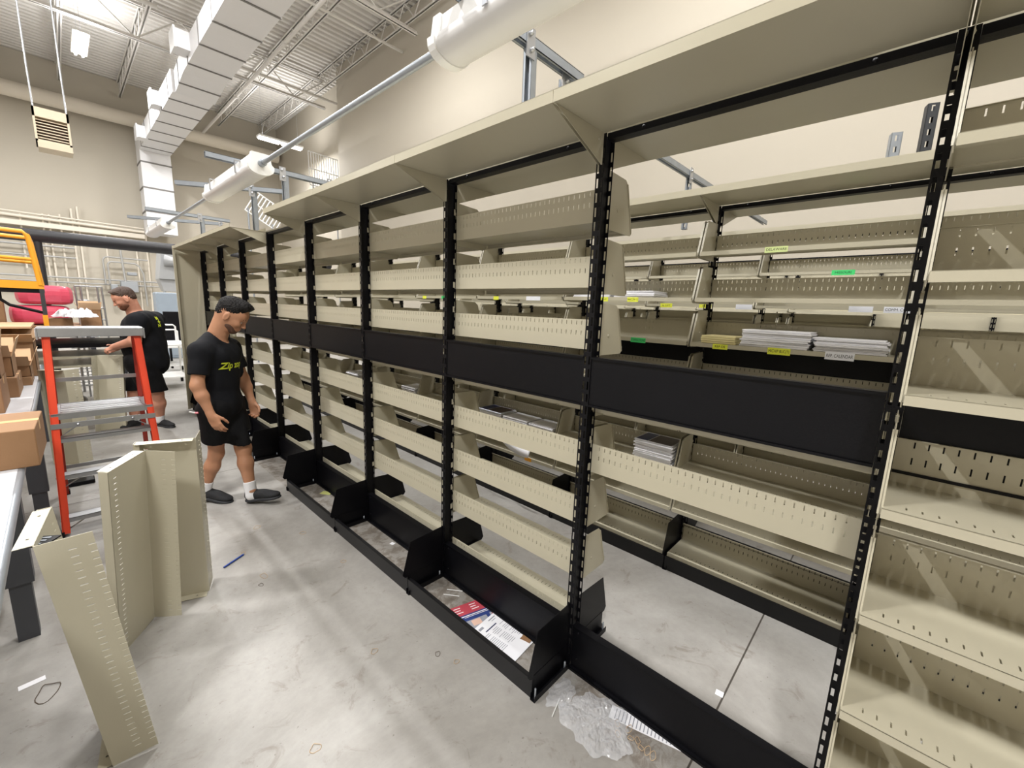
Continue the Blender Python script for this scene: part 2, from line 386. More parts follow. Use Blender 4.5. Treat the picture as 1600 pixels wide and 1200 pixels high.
# front row, far face
for lv in (3, 4): shelf('A', PX, -1, lv, 1)
for k in range(0, 7):
    for lv in range(8): shelf('A', PX, k, lv, 1)
for lv in range(8): shelf('A', PX, -2, lv, -1)
for k in range(-3, 7):
    for lv in range(8): shelf('B', BX, k, lv, -1)
for k in range(-2, 7):
    for lv in (0, 1, 2, 4, 5, 6, 7): shelf('C', CX, k, lv, -1)
for k in range(-2, 6):
    for lv in (1, 2, 5, 6, 7): shelf('D', DX, k, lv, -1)
for k in range(-1, 6):
    for lv in (1, 2): shelf('E', EX, k, lv, -1, .3)
for k in (-2, -1, 0, 1, 2, 4, 5, 6): canopy('A', PX, k, -1)
for k in range(-2, 7): canopy('A', PX, k, 1)
for k in range(-3, 7):
    canopy('B', BX, k, -1); canopy('B', BX, k, 1)
for k in range(-2, 7): canopy('C', CX, k, -1)
# end panel closing the far end of the front row
mb = MB(); Ye = yk(7)+.03
mb.box(1.115, 1.775, Ye, Ye+.002, .02, 2.262); mb.box(1.115, 1.117, Ye-.028, Ye, .02, 2.262); mb.box(1.773, 1.775, Ye-.028, Ye, .02, 2.262)
mb.box(1.115, 1.14, Ye-.03, Ye-.028, .02, 2.262); mb.box(1.115, 1.775, Ye-.02, Ye, 2.26, 2.262)
tag(mb.build('end_panel', TAN), 'tall putty end panel closing the far end of the front row', 'panel')

# ---------------------------------------------------------------- galvanised struts, conduit and hanging light fixtures
def strut_mb(p0, p1, w=.041, openv=Vector((0, 0, -1))):
    """C channel from p0 to p1, open side facing openv, with slots in its back"""
    p0 = Vector(p0); p1 = Vector(p1); d = (p1-p0); L = d.length; d.normalize(); o = (openv-d*openv.dot(d)).normalized(); s = d.cross(o)
    M = Matrix((( d.x, s.x, o.x, p0.x), (d.y, s.y, o.y, p0.y), (d.z, s.z, o.z, p0.z), (0, 0, 0, 1)))
    mb = MB(); h = w/2; t = .003
    nb = int(L/.05); base = len(mb.v)
    holes = [(.02+i*.05, .045+i*.05, h-.006, h+.006) for i in range(nb) if .045+i*.05 < L-.005]
    mb.plate(p0-s*h-o*h, d, s, -t, L, w, holes, 0)
    mb.box(0, L, -h, -h+t, -h, h, 0, M); mb.box(0, L, h-t, h, -h, h, 0, M)
    mb.box(0, L, -h, -h+.011, h-t, h, 0, M); mb.box(0, L, h-.011, h, h-t, h, 0, M)
    mb.box(0, L, -h+t, h-t, -h+t, -h+t+.001, 1, M) if 0 else None
    return mb
def strut_frame(label, p0, p1, legs):
    r = empty('support_strut', (legs[0][0], legs[0][1], legs[0][2]), 0, label, 'strut')
    strut_mb(p0, p1).build('cross_channel', GALV, r)
    for (x, y, z0, z1) in legs:
        strut_mb((x, y, z0), (x, y, z1), .041, Vector((-1, -.2, 0))).build('leg_channel', GALV, r)
        mb = MB(); mb.box(x-.05, x-.0, y-.026, y-.021, z1-.05, z1+.06); mb.lathe([(0, .012), (.009, .011), (.009, 0)], (x-.02, y-.026, z1-.02), (0, -1, 0), 6); mb.lathe([(0, .012), (.009, .011), (.009, 0)], (x-.03, y-.026, z1+.035), (0, -1, 0), 6)
        mb.build('corner_fitting', STEEL, r)
    settle(r); return r
strut_frame('galvanised strut over the front row holding the nearest hanging light', (.87, 1.30, 2.665), (1.80, 1.30, 2.665), [(1.44, 1.30, 2.262, 2.645), (1.72, 1.33, 2.262, 2.645)])
strut_frame('galvanised strut crossing above the middle hanging light', (.875, 4.08, 2.665), (1.86, 4.08, 2.665), [(1.44, 4.08, 2.262, 2.645), (1.84, 4.08, 2.262, 2.645)])
strut_frame('galvanised strut set askew just beyond the middle hanging light', (.885, 5.30, 2.665), (1.66, 4.75, 2.665), [(1.44, 4.93, 2.262, 2.645)])
strut_frame('galvanised strut crossing above the farthest hanging light', (.86, 7.15, 2.665), (1.76, 7.15, 2.665), [(1.44, 7.15, 2.262, 2.645)])
strut_frame('galvanised strut beyond the farthest hanging light, near the end panel', (.80, 8.3, 2.69), (1.8, 7.7, 2.69), [(1.80, 7.72, 0, 2.67)])
strut_frame('galvanised strut over the second and third rows, end near the front row', (2.6, 1.42, 2.665), (5.6, 1.35, 2.665), [(3.45, 1.40, 2.262, 2.645), (4.05, 1.38, 2.262, 2.645)])
def upright(label, x, y, z1, m2=GALV):
    mb = strut_mb((x, y, 2.262), (x, y, z1), .041, Vector((1, .3, 0))); o = mb.build('strut_upright', m2); tag(o, label, 'strut'); return o
upright('short slotted galvanised upright standing on the second row canopy', 2.79, .17, 2.47)
upright('black topped slotted upright at the right of the short galvanised one', 2.79, .062, 2.565, GDARK)
# continuous conduit that carries the lights
for ya, yb, lab in ((-3.0, .09, 'conduit running on from the large hanging light, over the camera'), (1.43, 3.64, 'long grey conduit from the large hanging light to the middle one'), (5.03, 7.47, 'grey conduit from the middle hanging light to the farthest one')):
    mb = MB(); mb.tube([(1.12, ya, 2.57), (1.12, yb, 2.57)], .016, 12)
    for y in (ya+.04, yb-.04): mb.lathe([(.016, -.03), (.024, -.03), (.024, .03), (.016, .03)], (1.12, y, 2.57), (0, 1, 0), 12)
    tag(mb.build('conduit', GALV), lab, 'conduit')
def light_fixture(y0, y1, label, lit=False):
    x, z = 1.12, 2.565; L = y1-y0
    r = empty('hanging_light', (x, (y0+y1)/2, z), 0, label, 'light fixture', 'vapour tight lights over the aisle')
    h = L/2
    mb = MB(); mb.prism([(-.055, -.005), (.055, -.005), (.05, .075), (-.05, .075)], 'y', -h+.02, h-.02)
    mb.build('housing', WHITE, r)
    mb = MB(); n = 12
    prof = [(-.082, -.005)]+[(-.082*math.cos(math.pi*i/n), -.005-.062*math.sin(math.pi*i/n)**.7) for i in range(1, n)]+[(.082, -.005)]
    vs = [(a, -h+.035, b) for a, b in prof]+[(a, h-.035, b) for a, b in prof]; m = len(prof)
    mb.add(vs, [(i, m+i, m+i+1, i+1) for i in range(m-1)]+[(m-1, 2*m-1, m, 0)], 0, True); mb.build('diffuser', DIFF, r)
    for s in (-1, 1):
        mb = MB(); pr = [(a*1.07, (b+.005)*1.07-.005) for a, b in prof]+[(.07, .012), (.06, .078), (-.06, .078), (-.07, .012)]
        mb.prism(pr, 'y', s*h-(.04 if s > 0 else 0), s*h+(0 if s > 0 else .04)); mb.build('end_cap', WHITE, r)
    for s in (-.55, .55):
        mb = MB(); mb.box(-.089, -.084, s*h-.012, s*h+.012, -.02, .07); mb.box(.084, .089, s*h-.012, s*h+.012, -.02, .07); mb.box(-.089, .089, s*h-.012, s*h+.012, .07, .074)
        mb.build('clip', STEEL, r)
    return r
light_fixture(.07, 1.45, 'large white tubular light fixture cut by the top edge of the picture')
light_fixture(3.62, 5.05, 'middle white tubular light fixture hanging above the aisle')
light_fixture(7.45, 8.85, 'farthest white tubular light fixture above the aisle')

# high bay lamps
for (x, y, z, w, lab) in HIGH_BAYS:
    r = empty('high_bay_lamp', (x, y, z), math.pi/2 if x in (1.08, 1.95) else 0, lab, 'lamp')
    mb = MB(); mb.box(-.75, .75, -.16, .16, .03, .09); mb.build('lamp_housing', WHITE, r)
    for s in (-1, 1):
        mb = MB(); a0, a1 = (.05, .72) if s > 0 else (-.72, -.05)
        mb.tube([(a0, -.07, 0), (a1, -.07, 0)], .03); mb.tube([(a0, .07, 0), (a1, .07, 0)], .03); mb.build('tube', GLOW, r)
    [MB().tube([(sx, 0, .09), (sx, 0, CZ-z)], .004, 5).build('hanger', STEEL, r) for sx in (-.6, .6)]
    area_light('lamp_light', (0, 0, -.06), 1.4, .14, w, parent=r); area_light('roof_fill_light', (0, 0, .12), 1.4, .3, w*.17, rot=(math.pi, 0, 0), parent=r)  # second, up-facing light is a fill added to brighten the roof
# ---------------------------------------------------------------- people: smooth blended surfaces, meshed with surface nets
def cap(a, b, ra, rb=None, k=.02): return ('c', np.array(a, float), np.array(b, float), ra, ra if rb is None else rb, k)
def ell(c, r, M=None, k=.02, sub=False): return ('s' if sub else 'e', np.array(c, float), np.array(r, float), np.eye(3) if M is None else np.array(M, float), k)
def d_prim(p, P):
    if p[0] == 'c':
        _, a, b, ra, rb, k = p; ab = b-a; t = np.clip(((P-a)@ab)/max(ab@ab, 1e-9), 0, 1)
        return np.linalg.norm(P-(a+t[..., None]*ab), axis=-1)-(ra+(rb-ra)*t)
    _, c, r, M, k = p; q = (P-c)@M.T
    k0 = np.linalg.norm(q/r, axis=-1); k1 = np.linalg.norm(q/(r*r), axis=-1)
    return k0*(k0-1)/np.maximum(k1, 1e-6)
def combine(F, d, p):
    k = p[-1]
    if p[0] == 's':
        h = np.maximum(k-np.abs(F+d), 0)/k; return np.maximum(F, -d)+h*h*k/4
    h = np.maximum(k-np.abs(F-d), 0)/k; return np.minimum(F, d)-h*h*k/4
def sdf_at(prims, P, cuts=()):
    F = np.full(P.shape[:-1], 9.)
    for p in prims: F = combine(F, d_prim(p, P), p)
    for n, o in cuts: F = np.maximum(F, (P-np.array(o))@np.array(n))
    return F
def bounds(prims):
    lo = np.full(3, 9e9); hi = -lo
    for p in prims:
        if p[0] == 'c': pts = [p[1]-max(p[3], p[4]), p[2]-max(p[3], p[4]), p[1]+max(p[3], p[4]), p[2]+max(p[3], p[4])]
        elif p[0] == 's': continue
        else: pts = [p[1]-p[2].max(), p[1]+p[2].max()]
        for q in pts: lo = np.minimum(lo, q); hi = np.maximum(hi, q)
    return lo-.02, hi+.02
def surface(name, prims, h, material, parent, cuts=(), cutfn=None, disp=None):
    lo, hi = bounds(prims); n = np.ceil((hi-lo)/h).astype(int)+1
    ax = [lo[i]+h*np.arange(n[i]) for i in range(3)]
    F = np.full(n, .5, np.float32)
    for p in prims:
        if p[0] == 'c': a = np.minimum(p[1], p[2])-max(p[3], p[4]); b = np.maximum(p[1], p[2])+max(p[3], p[4])
        else: a = p[1]-p[2].max(); b = p[1]+p[2].max()
        m = p[-1]+2*h; i0 = np.clip(((a-m-lo)/h).astype(int), 0, n-1); i1 = np.clip(((b+m-lo)/h).astype(int)+2, 1, n)
        s = tuple(slice(i0[i], i1[i]) for i in range(3))
        P = np.stack(np.meshgrid(*[ax[i][s[i]] for i in range(3)], indexing='ij'), -1)
        F[s] = combine(F[s], d_prim(p, P), p)
    if cuts or cutfn or disp:
        P = np.stack(np.meshgrid(*ax, indexing='ij'), -1)
        if disp: F += disp(P)
        for nn, o in cuts: F = np.maximum(F, (P-np.array(o))@np.array(nn))
        if cutfn: F = cutfn(F, P)
    F[0] = F[-1] = .5; F[:, 0] = F[:, -1] = .5; F[:, :, 0] = F[:, :, -1] = .5
    S_ = F < 0
    c8 = [(i, j, k) for i in (0, 1) for j in (0, 1) for k in (0, 1)]
    sh = [slice(0, -1), slice(1, None)]
    cnt = sum(S_[sh[i], sh[j], sh[k]].astype(np.int8) for i, j, k in c8)
    act = np.argwhere((cnt > 0) & (cnt < 8)); idx = np.full(cnt.shape, -1, np.int32); idx[tuple(act.T)] = np.arange(len(act))
    acc = np.zeros((len(act), 3)); w = np.zeros(len(act))
    for ia in range(8):
        for ib in range(ia+1, 8):
            A, B = np.array(c8[ia]), np.array(c8[ib])
            if abs(A-B).sum() != 1: continue
            fa = F[tuple((act+A).T)]; fb = F[tuple((act+B).T)]; m = (fa < 0) != (fb < 0)
            t = np.where(m, fa/np.where(m, fa-fb, 1), 0)
            acc += m[:, None]*(A+(B-A)*t[:, None]); w += m
    V = lo+h*(act+acc/np.maximum(w, 1)[:, None])
    faces = []
    for axn in range(3):
        o = [1, 1, 1]; e = np.zeros(3, int); e[axn] = 1; u, v = [(1, 2), (2, 0), (0, 1)][axn]
        a = S_; sl0 = [slice(None)]*3; sl1 = [slice(None)]*3; sl0[axn] = slice(0, -1); sl1[axn] = slice(1, None)
        ed = np.argwhere(a[tuple(sl0)] != a[tuple(sl1)]); ed = ed[(ed[:, u] > 0) & (ed[:, v] > 0)]
        ins = a[tuple(ed.T)]
        du = np.zeros(3, int); du[u] = 1; dv = np.zeros(3, int); dv[v] = 1
        q = np.stack([idx[tuple((ed-du-dv).T)], idx[tuple((ed-dv).T)], idx[tuple(ed.T)], idx[tuple((ed-du).T)]], 1)
        q = np.where(ins[:, None], q, q[:, ::-1]); faces.append(q)
    faces = np.concatenate(faces); faces = faces[(faces >= 0).all(1)]
    me = bpy.data.meshes.new(name); nv, nf = len(V), len(faces)
    me.vertices.add(nv); me.vertices.foreach_set('co', V.astype(np.float32).ravel())
    me.loops.add(nf*4); me.loops.foreach_set('vertex_index', faces.astype(np.int32).ravel())
    me.polygons.add(nf); me.polygons.foreach_set('loop_start', np.arange(0, nf*4, 4, dtype=np.int32)); me.polygons.foreach_set('loop_total', np.full(nf, 4, np.int32))
    me.polygons.foreach_set('use_smooth', np.ones(nf, bool)); me.update(); me.validate()
    for mm in (material if isinstance(material, list) else [material]): me.materials.append(mm)
    o = link(name, me, parent); return o
def skin_mat(name, c): 
    m = mat(name, c, .5, spec=.4, var=.07, scale=30, bump=.04, bscale=300); b = m.node_tree.nodes['Principled BSDF']; b.inputs['Subsurface Weight'].default_value = .08; b.inputs['Subsurface Radius'].default_value = (.01, .004, .002); return m
SKIN1 = skin_mat('tanned_skin', (176, 128, 98)); SKIN2 = skin_mat('rosy_skin', (196, 140, 116))
CLOTH = mat('black_cotton', (17, 18, 22), .85, spec=.2, var=.3, scale=14, bump=.25, bscale=30)
SHORTM = mat('black_shorts_cloth', (12, 12, 14), .8, spec=.2, var=.3, scale=10, bump=.2, bscale=30)
HAIR1 = mat('black_hair', (14, 11, 10), .6, spec=.25, var=.6, scale=60, bump=.6, bscale=160); HAIR2 = mat('brown_hair', (62, 42, 30), .6, var=.4, scale=70, bump=.5, bscale=160)
BEARD1 = mat('dark_beard', (92, 64, 50), .8, var=.35, scale=120, bump=.5, bscale=250); BEARD2 = mat('brown_beard', (120, 78, 58), .8, var=.3, scale=120, bump=.4, bscale=250)
SHOE = mat('black_shoe_knit', (22, 23, 26), .8, var=.4, scale=50, bump=.3, bscale=150); SOLE = mat('dark_rubber_sole', (34, 36, 40), .6); SOCK = mat('white_sock', (222, 222, 224), .9, bump=.3, bscale=120)
LIME = mat('lime_print', (196, 208, 46), .7); EYEW = mat('eye_white', (176, 150, 134), .4); IRIS = mat('dark_iris', (36, 24, 18), .2); LIP = mat('lips', (160, 92, 82), .5)
def frame_from(f, upv=(0, 0, 1)):
    f = Vector(f).normalized(); r = f.cross(Vector(upv)).normalized(); u = r.cross(f); return np.array(f), np.array(r), np.array(u)
def head_prims(c, f, r, u, sc=1.0, wide=1.0):
    """skull, jaw, nose, brow, ears: c is the middle of the skull"""
    M = np.stack([f, r, u]); g = lambda a, b, d: c+sc*(f*a+r*b+u*d)
    P = [ell(g(-.008, 0, .028), np.array([.098, .076*wide, .092])*sc, M, .03), ell(g(.022, 0, -.035), np.array([.066, .060*wide, .070])*sc, M, .03),
         ell(g(.045, 0, -.078), np.array([.036, .038*wide, .028])*sc, M, .03), ell(g(.050, 0, .030), np.array([.036, .056*wide, .040])*sc, M, .03),
         cap(g(.082, .028, .018), g(.088, .008, .014), .008*sc, .008*sc, .012), cap(g(.082, -.028, .018), g(.088, -.008, .014), .008*sc, .008*sc, .012),
         cap(g(.086, 0, .006), g(.106, 0, -.028), .007*sc, .011*sc, .012), ell(g(.098, .011, -.031), np.array([.010, .008, .007])*sc, M, .008), ell(g(.098, -.011, -.031), np.array([.010, .008, .007])*sc, M, .008),
         cap(g(.083, -.020, -.053), g(.083, .020, -.053), .007*sc, .007*sc, .012), cap(g(.082, -.016, -.063), g(.082, .016, -.063), .008*sc, .008*sc, .012),
         ell(g(.060, .042*wide, -.022), np.array([.026, .020, .022])*sc, M, .02), ell(g(.060, -.042*wide, -.022), np.array([.026, .020, .022])*sc, M, .02),
         ell(g(.088, .032, -.002), np.array([.014, .017, .010])*sc, M, .012, True), ell(g(.088, -.032, -.002), np.array([.014, .017, .010])*sc, M, .012, True)]
    for s in (-1, 1):
        P += [ell(g(-.008, s*.079*wide, -.010), np.array([.019, .008, .032])*sc, M, .008), ell(g(-.002, s*.088*wide, -.008), np.array([.009, .006, .018])*sc, M, .006, True)]
    return P
def hand_prims(w, d, side, pal, curl=.5, L=.175, spread=.10, thumb=1.0, fr=.0085):
    """w wrist, d direction of the hand, side: direction towards the thumb, pal: direction the palm faces"""
    w = np.array(w, float); d = np.array(Vector(d).normalized()); pal = np.array(pal, float); pal -= d*(pal@d); pal /= np.linalg.norm(pal); s = np.array(side, float); s -= d*(s@d)+pal*(s@pal); s /= np.linalg.norm(s)
    M = np.stack([d, s, pal]); sc = L/.185; P = [ell(w+d*.047*sc, np.array([.052, .038, .0155])*sc, M, .012), cap(w-d*.01, w+d*.02*sc, .023*sc, .024*sc, .02)]
    for i, (off, ln) in enumerate([(.028, .072), (.009, .080), (-.010, .074), (-.027, .058)]):
        p = w+(d*(.088-.006*abs(i-1))+s*off)*sc; dr = d+s*off*spread*12*(1 if curl < .8 else .3)*.35; dr /= np.linalg.norm(dr)
        a = 0; r0 = fr*sc
        for j, (q, c_) in enumerate([(.46, .55), (.30, .9), (.24, .6)]):
            a += curl*c_*(1+.12*i); v = dr*math.cos(a)+pal*math.sin(a); e = p+v*ln*q*sc
            P.append(cap(p, e, r0, r0*.9, .0035 if j else .010)); p = e; r0 *= .92
    p = w+(d*.022+s*.026+pal*.006)*sc; v = d*.62+s*.72*thumb+pal*.28; v /= np.linalg.norm(v); e = p+v*.040*sc; P.append(cap(p, e, .0125*sc, .0105*sc, .012))
    v2 = d*.85+s*.35*thumb+pal*(.3+.4*curl); v2 /= np.linalg.norm(v2); e2 = e+v2*.030*sc; P.append(cap(e, e2, .0100*sc, .009*sc, .004)); v3 = d*.9+pal*(.3+.6*curl); v3 /= np.linalg.norm(v3); P.append(cap(e2, e2+v3*.022*sc, .009*sc, .0075*sc, .004))
    return P
def face_bits(c, f, r, u, parent, sc=1.0, brow=HAIR1):
    g = lambda a, b, d: Vector(c+sc*(f*a+r*b+u*d)); F_ = Vector(f)
    for s in (-1, 1):
        mb = MB(); mb.ball(g(.0750, s*.031, -.003), .0112*sc, 0, 12); mb.ball(g(.0825, s*.031, -.006), .0050*sc, 1, 8); mb.build('eye', [EYEW, IRIS], parent)
        mb = MB(); mb.tube([g(.086, s*.014, .022), g(.088, s*.028, .028), g(.080, s*.045, .023)], [.0035*sc, .0042*sc, .002*sc], 6); mb.build('eyebrow', brow, parent)
    mb = MB(); mb.tube([g(.080, -.024, -.058), g(.090, -.008, -.055), g(.090, .008, -.055), g(.080, .024, -.058)], [.002*sc, .0045*sc, .0045*sc, .002*sc], 8); mb.build('lips', LIP, parent)
def shoe(parent, heel, toe, upv=(0, 0, 1), L=.28):
    """heel, toe: points on the sole"""
    heel = Vector(heel); toe = Vector(toe); d = (toe-heel).normalized(); u = Vector(upv); u = (u-d*u.dot(d)).normalized(); s = d.cross(u)
    D, U_, S2 = np.array(d), np.array(u), np.array(s); M = np.stack([D, S2, U_]); g = lambda a, b, c: np.array(heel)+D*a*L+S2*b+U_*c
    up_ = [ell(g(.16, 0, .045), (.048, .036, .045), M, .03), ell(g(.45, 0, .045), (.075, .040, .040), M, .04), ell(g(.76, 0, .032), (.066, .044, .027), M, .04), cap(g(.20, 0, .06), g(.16, 0, .098), .038, .036, .02),
           cap(g(.12, 0, .09), g(.08, 0, .115), .010, .006, .01)]
    sh = link('shoe', MB().mesh('shoe', SHOE), parent) if 0 else None
    o = surface('shoe', up_, .005, SHOE, parent, cuts=[(-U_, g(0, 0, .012))])
    so = surface('sole', [ell(g(.18, 0, .008), (.055, .040, .022), M, .03), ell(g(.46, 0, .010), (.09, .037, .020), M, .04), ell(g(.76, 0, .010), (.070, .047, .020), M, .04)], .005, SOLE, o, cuts=[(-U_, g(0, 0, 0)), (U_, g(0, 0, .022))])
    mb = MB()
    for i in range(4):
        a = .34+.09*i; mb.tube([Vector(g(a, -.026, .070-.006*i)), Vector(g(a+.02, 0, .088-.010*i)), Vector(g(a, .026, .070-.006*i))], .0025, 5)
    mb.build('laces', SOLE, o)
    return o
def print_text(txt, size, center, rdir, udir, ndir, prims, cuts, material, parent, name='printed_lettering'):
    cu = bpy.data.curves.new('t', 'FONT'); cu.body = txt; cu.size = size; cu.align_x = 'CENTER'; cu.align_y = 'CENTER'; cu.offset = size*.03
    to = bpy.data.objects.new('t', cu); COL.objects.link(to); bpy.context.view_layer.update()
    me = bpy.data.meshes.new_from_object(to.evaluated_get(bpy.context.evaluated_depsgraph_get())); bpy.data.objects.remove(to)
    import bmesh
    bm = bmesh.new(); bm.from_mesh(me)
    for _ in range(2): bmesh.ops.subdivide_edges(bm, edges=[e for e in bm.edges if e.calc_length() > size*.12], cuts=1, use_grid_fill=True)
    bmesh.ops.triangulate(bm, faces=bm.faces); bm.to_mesh(me); bm.free()
    co = np.array([v.co[:] for v in me.vertices]); P = np.array(center)+co[:, :1]*rdir+co[:, 1:2]*udir
    n = np.array(ndir)
    P = P+n*.15
    for _ in range(60): P = P-n*np.clip(sdf_at(prims, P, cuts)-.0035, -.01, .03)[:, None]*.7
    for v, p in zip(me.vertices, P): v.co = p
    me.materials.clear(); me.materials.append(material); me.update()
    o = link(name, me, parent); return o
V3 = lambda *a: np.array(a, float)

# --- the man in the aisle: walking, head bowed
f1, r1, u1 = frame_from((.80, -.60, 0))
O1 = V3(.775, 3.72, 0)
def G1(a, b, z): return O1+f1*a+r1*b+V3(0, 0, z)   # forward, to his right, height
man = empty('person', tuple(O1), 0, 'man in black printed tee and shorts walking the aisle, head bowed', 'person')
bpy.context.view_layer.update()
hips = G1(-.015, 0, .80); chest = G1(.0, 0, 1.13); neck0 = G1(.0, 0, 1.28)
hc = V3(.868, 3.655, 1.465); hf, hr, hu = frame_from(f1*.80+V3(0, 0, -.56)+r1*-.10)
Mb = np.stack([f1, r1, u1])
RS, RE, RW = G1(-.02, .190, 1.215), V3(.600, 3.535, .985), V3(.655, 3.485, .775)
LS, LE, LW = G1(.01, -.175, 1.205), V3(.955, 3.83, .96), V3(.985, 3.76, .775)
RH, RK, RA = G1(-.01, .095, .78), V3(.722, 3.78, .40), V3(.640, 3.86, .10)
LH, LK, LA = G1(.0, -.090, .78), V3(.872, 3.66, .44), V3(.888, 3.585, .105)
torso = [ell(G1(.0, 0, 1.14), (.108, .165, .15), Mb, .05), ell(G1(.0, 0, .99), (.098, .142, .14), Mb, .05), ell(G1(-.01, 0, .84), (.108, .150, .11), Mb, .05), cap(RS, LS, .058, .058, .06)]
torso += [ell(G1(.05, .07, 1.17), (.05, .075, .06), Mb, .04), ell(G1(.05, -.07, 1.17), (.05, .075, .06), Mb, .04)]
armR = [cap(RS, RE, .052, .038, .03), cap(RE, RE+(RW-RE)*.35, .039, .037, .03), cap(RE+(RW-RE)*.35, RW, .037, .024, .03)]
armL = [cap(LS, LE, .052, .038, .03), cap(LE, LE+(LW-LE)*.35, .039, .037, .03), cap(LE+(LW-LE)*.35, LW, .037, .024, .03)]
legs = [cap(RH, RK, .080, .049, .04), cap(RK, RK+(RA-RK)*.35, .048, .050, .03), cap(RK+(RA-RK)*.35, RA, .050, .032, .03), cap(LH, LK, .080, .050, .04), cap(LK, LK+(LA-LK)*.35, .048, .051, .03), cap(LK+(LA-LK)*.35, LA, .051, .031, .03),
        ell(LK+f1*.028, (.03, .036, .045), Mb, .03), cap(RA, RA-V3(0, 0, .05), .034, .03, .02), cap(LA, LA-V3(0, 0, .05), .034, .03, .02)]
neck = [cap(neck0, hc-hu*.035-hf*.03, .062, .056, .03), cap(G1(-.03, 0, 1.27), hc-hf*.05, .05, .05, .03)]
hR = hand_prims(RW, V3(.30, -.28, -.90), f1, -r1*-.9+f1*-.3 if 0 else -r1, .50, .180, .10, .55)
hL = hand_prims(LW, V3(.12, -.25, -.95), f1, r1, .75, .178, .10, .6)
body = torso+armR+armL+legs+neck+head_prims(hc, hf, hr, hu, 1.05)+hR+hL
b_ = surface('body', body, .0052, SKIN1, man)
face_bits(hc, hf, hr, hu, man, 1.05)
gh = lambda a, b, d: hc+1.05*(hf*a+hr*b+hu*d) if 1 else hc+hf*a+hr*b+hu*d
Mh = np.stack([hf, hr, hu])
def curls(P): return .0065*np.sin(P[..., 0]*270+3*np.sin(P[..., 2]*60))*np.sin(P[..., 1]*250+1+2*np.sin(P[..., 0]*50))*np.sin(P[..., 2]*240+2)
surface('hair', [ell(gh(-.016, 0, .050), (.104, .083, .086), Mh, .02), ell(gh(.035, 0, .100), (.064, .068, .040), Mh, .02), ell(gh(.082, 0, .090), (.034, .050, .024), Mh, .02), ell(gh(-.055, 0, .0), (.052, .068, .055), Mh, .02)], .005, HAIR1, man,
        cuts=[(hf*.88-hu*.48, gh(.060, 0, .066)), (-hu*.85+hf*.4, gh(-.035, 0, -.02))], disp=curls)
surface('beard', [ell(gh(.020, 0, -.052), (.068, .0645, .058), Mh, .02), ell(gh(.048, 0, -.084), (.040, .043, .030), Mh, .02)], .005, BEARD1, man,
        cuts=[(hu*.93-hf*.3, gh(.03, 0, -.040)), (hu, gh(0, 0, -.02))], cutfn=lambda F, P: np.maximum(F, .030-np.sqrt((((P-gh(.095, 0, -.045))@Mh.T/np.array([1., 1., .62]))**2).sum(-1))))
infl = .013
tee = [ell(G1(.0, 0, 1.14), (.122, .178, .16), Mb, .06), ell(G1(.0, 0, .98), (.118, .164, .16), Mb, .06), ell(G1(-.005, 0, .80), (.135, .176, .14), Mb, .06), cap(RS, LS, .062, .062, .06), cap(RS, RS+(RE-RS)*.72, .066, .064, .04), cap(LS, LS+(LE-LS)*.72, .066, .064, .04), cap(RS, G1(-.02, .05, 1.30), .05, .045, .05), cap(LS, G1(-.01, -.05, 1.30), .05, .045, .05),
       ell(G1(.06, .07, 1.165), (.055, .08, .065), Mb, .04), ell(G1(.06, -.07, 1.165), (.055, .08, .065), Mb, .04), cap(G1(-.01, .07, 1.27), G1(-.01, -.07, 1.27), .045, .045, .05)]
def folds(P): return .003*np.sin(P[..., 2]*34+P[..., 0]*22)*np.sin(P[..., 0]*26+P[..., 1]*31)
def teecut(F, P):
    # sleeve ends square to the arm, straight hem, round neckline
    for A, B in ((RS, RE), (LS, LE)):
        d = (B-A)/np.linalg.norm(B-A); t = (P-A)@d; rad = np.linalg.norm(P-(A+t[..., None]*d), axis=-1); side = (P-O1)@(r1 if A is RS else -r1)
        F = np.where((side > .175) | ((t > .16) & (rad < .085) & (side > .15)), np.maximum(F, t-.165), F)
    F = np.maximum(F, .725-P[..., 2])
    q = P-(neck0+f1*.03+V3(0, 0, .045)); return np.maximum(F, .078-np.sqrt((q@f1)**2+(q@r1)**2+(q[..., 2]*1.0)**2))
o = surface('t_shirt', tee, .0056, CLOTH, man, cutfn=teecut, disp=folds)
cn = G1(.02, .0, 1.105); td = -f1*.10+(-r1)
print_text('Zip zop', .066, cn+r1*.045, -r1, u1, f1, tee, (), LIME, o)
sh_ = [cap(RH, RK, .106, .086, .04), cap(LH, LK, .110, .088, .04), ell(G1(-.01, 0, .80), (.128, .165, .10), Mb, .05)]
dl = (LK-LH)/np.linalg.norm(LK-LH); dr_ = (RK-RH)/np.linalg.norm(RK-RH)
surface('shorts', sh_, .0056, SHORTM, man, disp=folds, cutfn=lambda F, P: np.maximum(F, np.maximum(np.where((P-O1)@r1 < 0, (P-LH)@dl-.245, (P-RH)@dr_-.27), P[..., 2]-.87)))
for (A, K) in ((LA, LK), (RA, RK)):
    d = (K-A)/np.linalg.norm(K-A); surface('sock', [cap(A-V3(0, 0, .03), A+d*.075, .040, .043, .02), cap(A-V3(0, 0, .045), A-V3(0, 0, .045)+f1*.05, .034, .030, .02)], .005, SOCK, man, cuts=[(d, A+d*.075)])
shoe(man, (.862, 3.625, .012), (1.035, 3.45, .045), (0, 0, 1), .27)
shoe(man, (.605, 3.905, .03), (.75, 3.74, 0.0), (0, 0, 1), .27)
mb = MB(); q = G1(-.09, .19, .775); mb.tube([Vector(q), Vector(q-f1*.035-r1*-.01+V3(0, 0, .012))], .006, 8); mb.tube([Vector(q), Vector(q+f1*.02)], .007, 8, 1); 
tag(mb.build('marker_pen', [WHITE, mat('pink_plastic', (226, 130, 140), .4)]), 'white and pink marker pen clipped at the side of the walking man', 'pen')

settle(man)
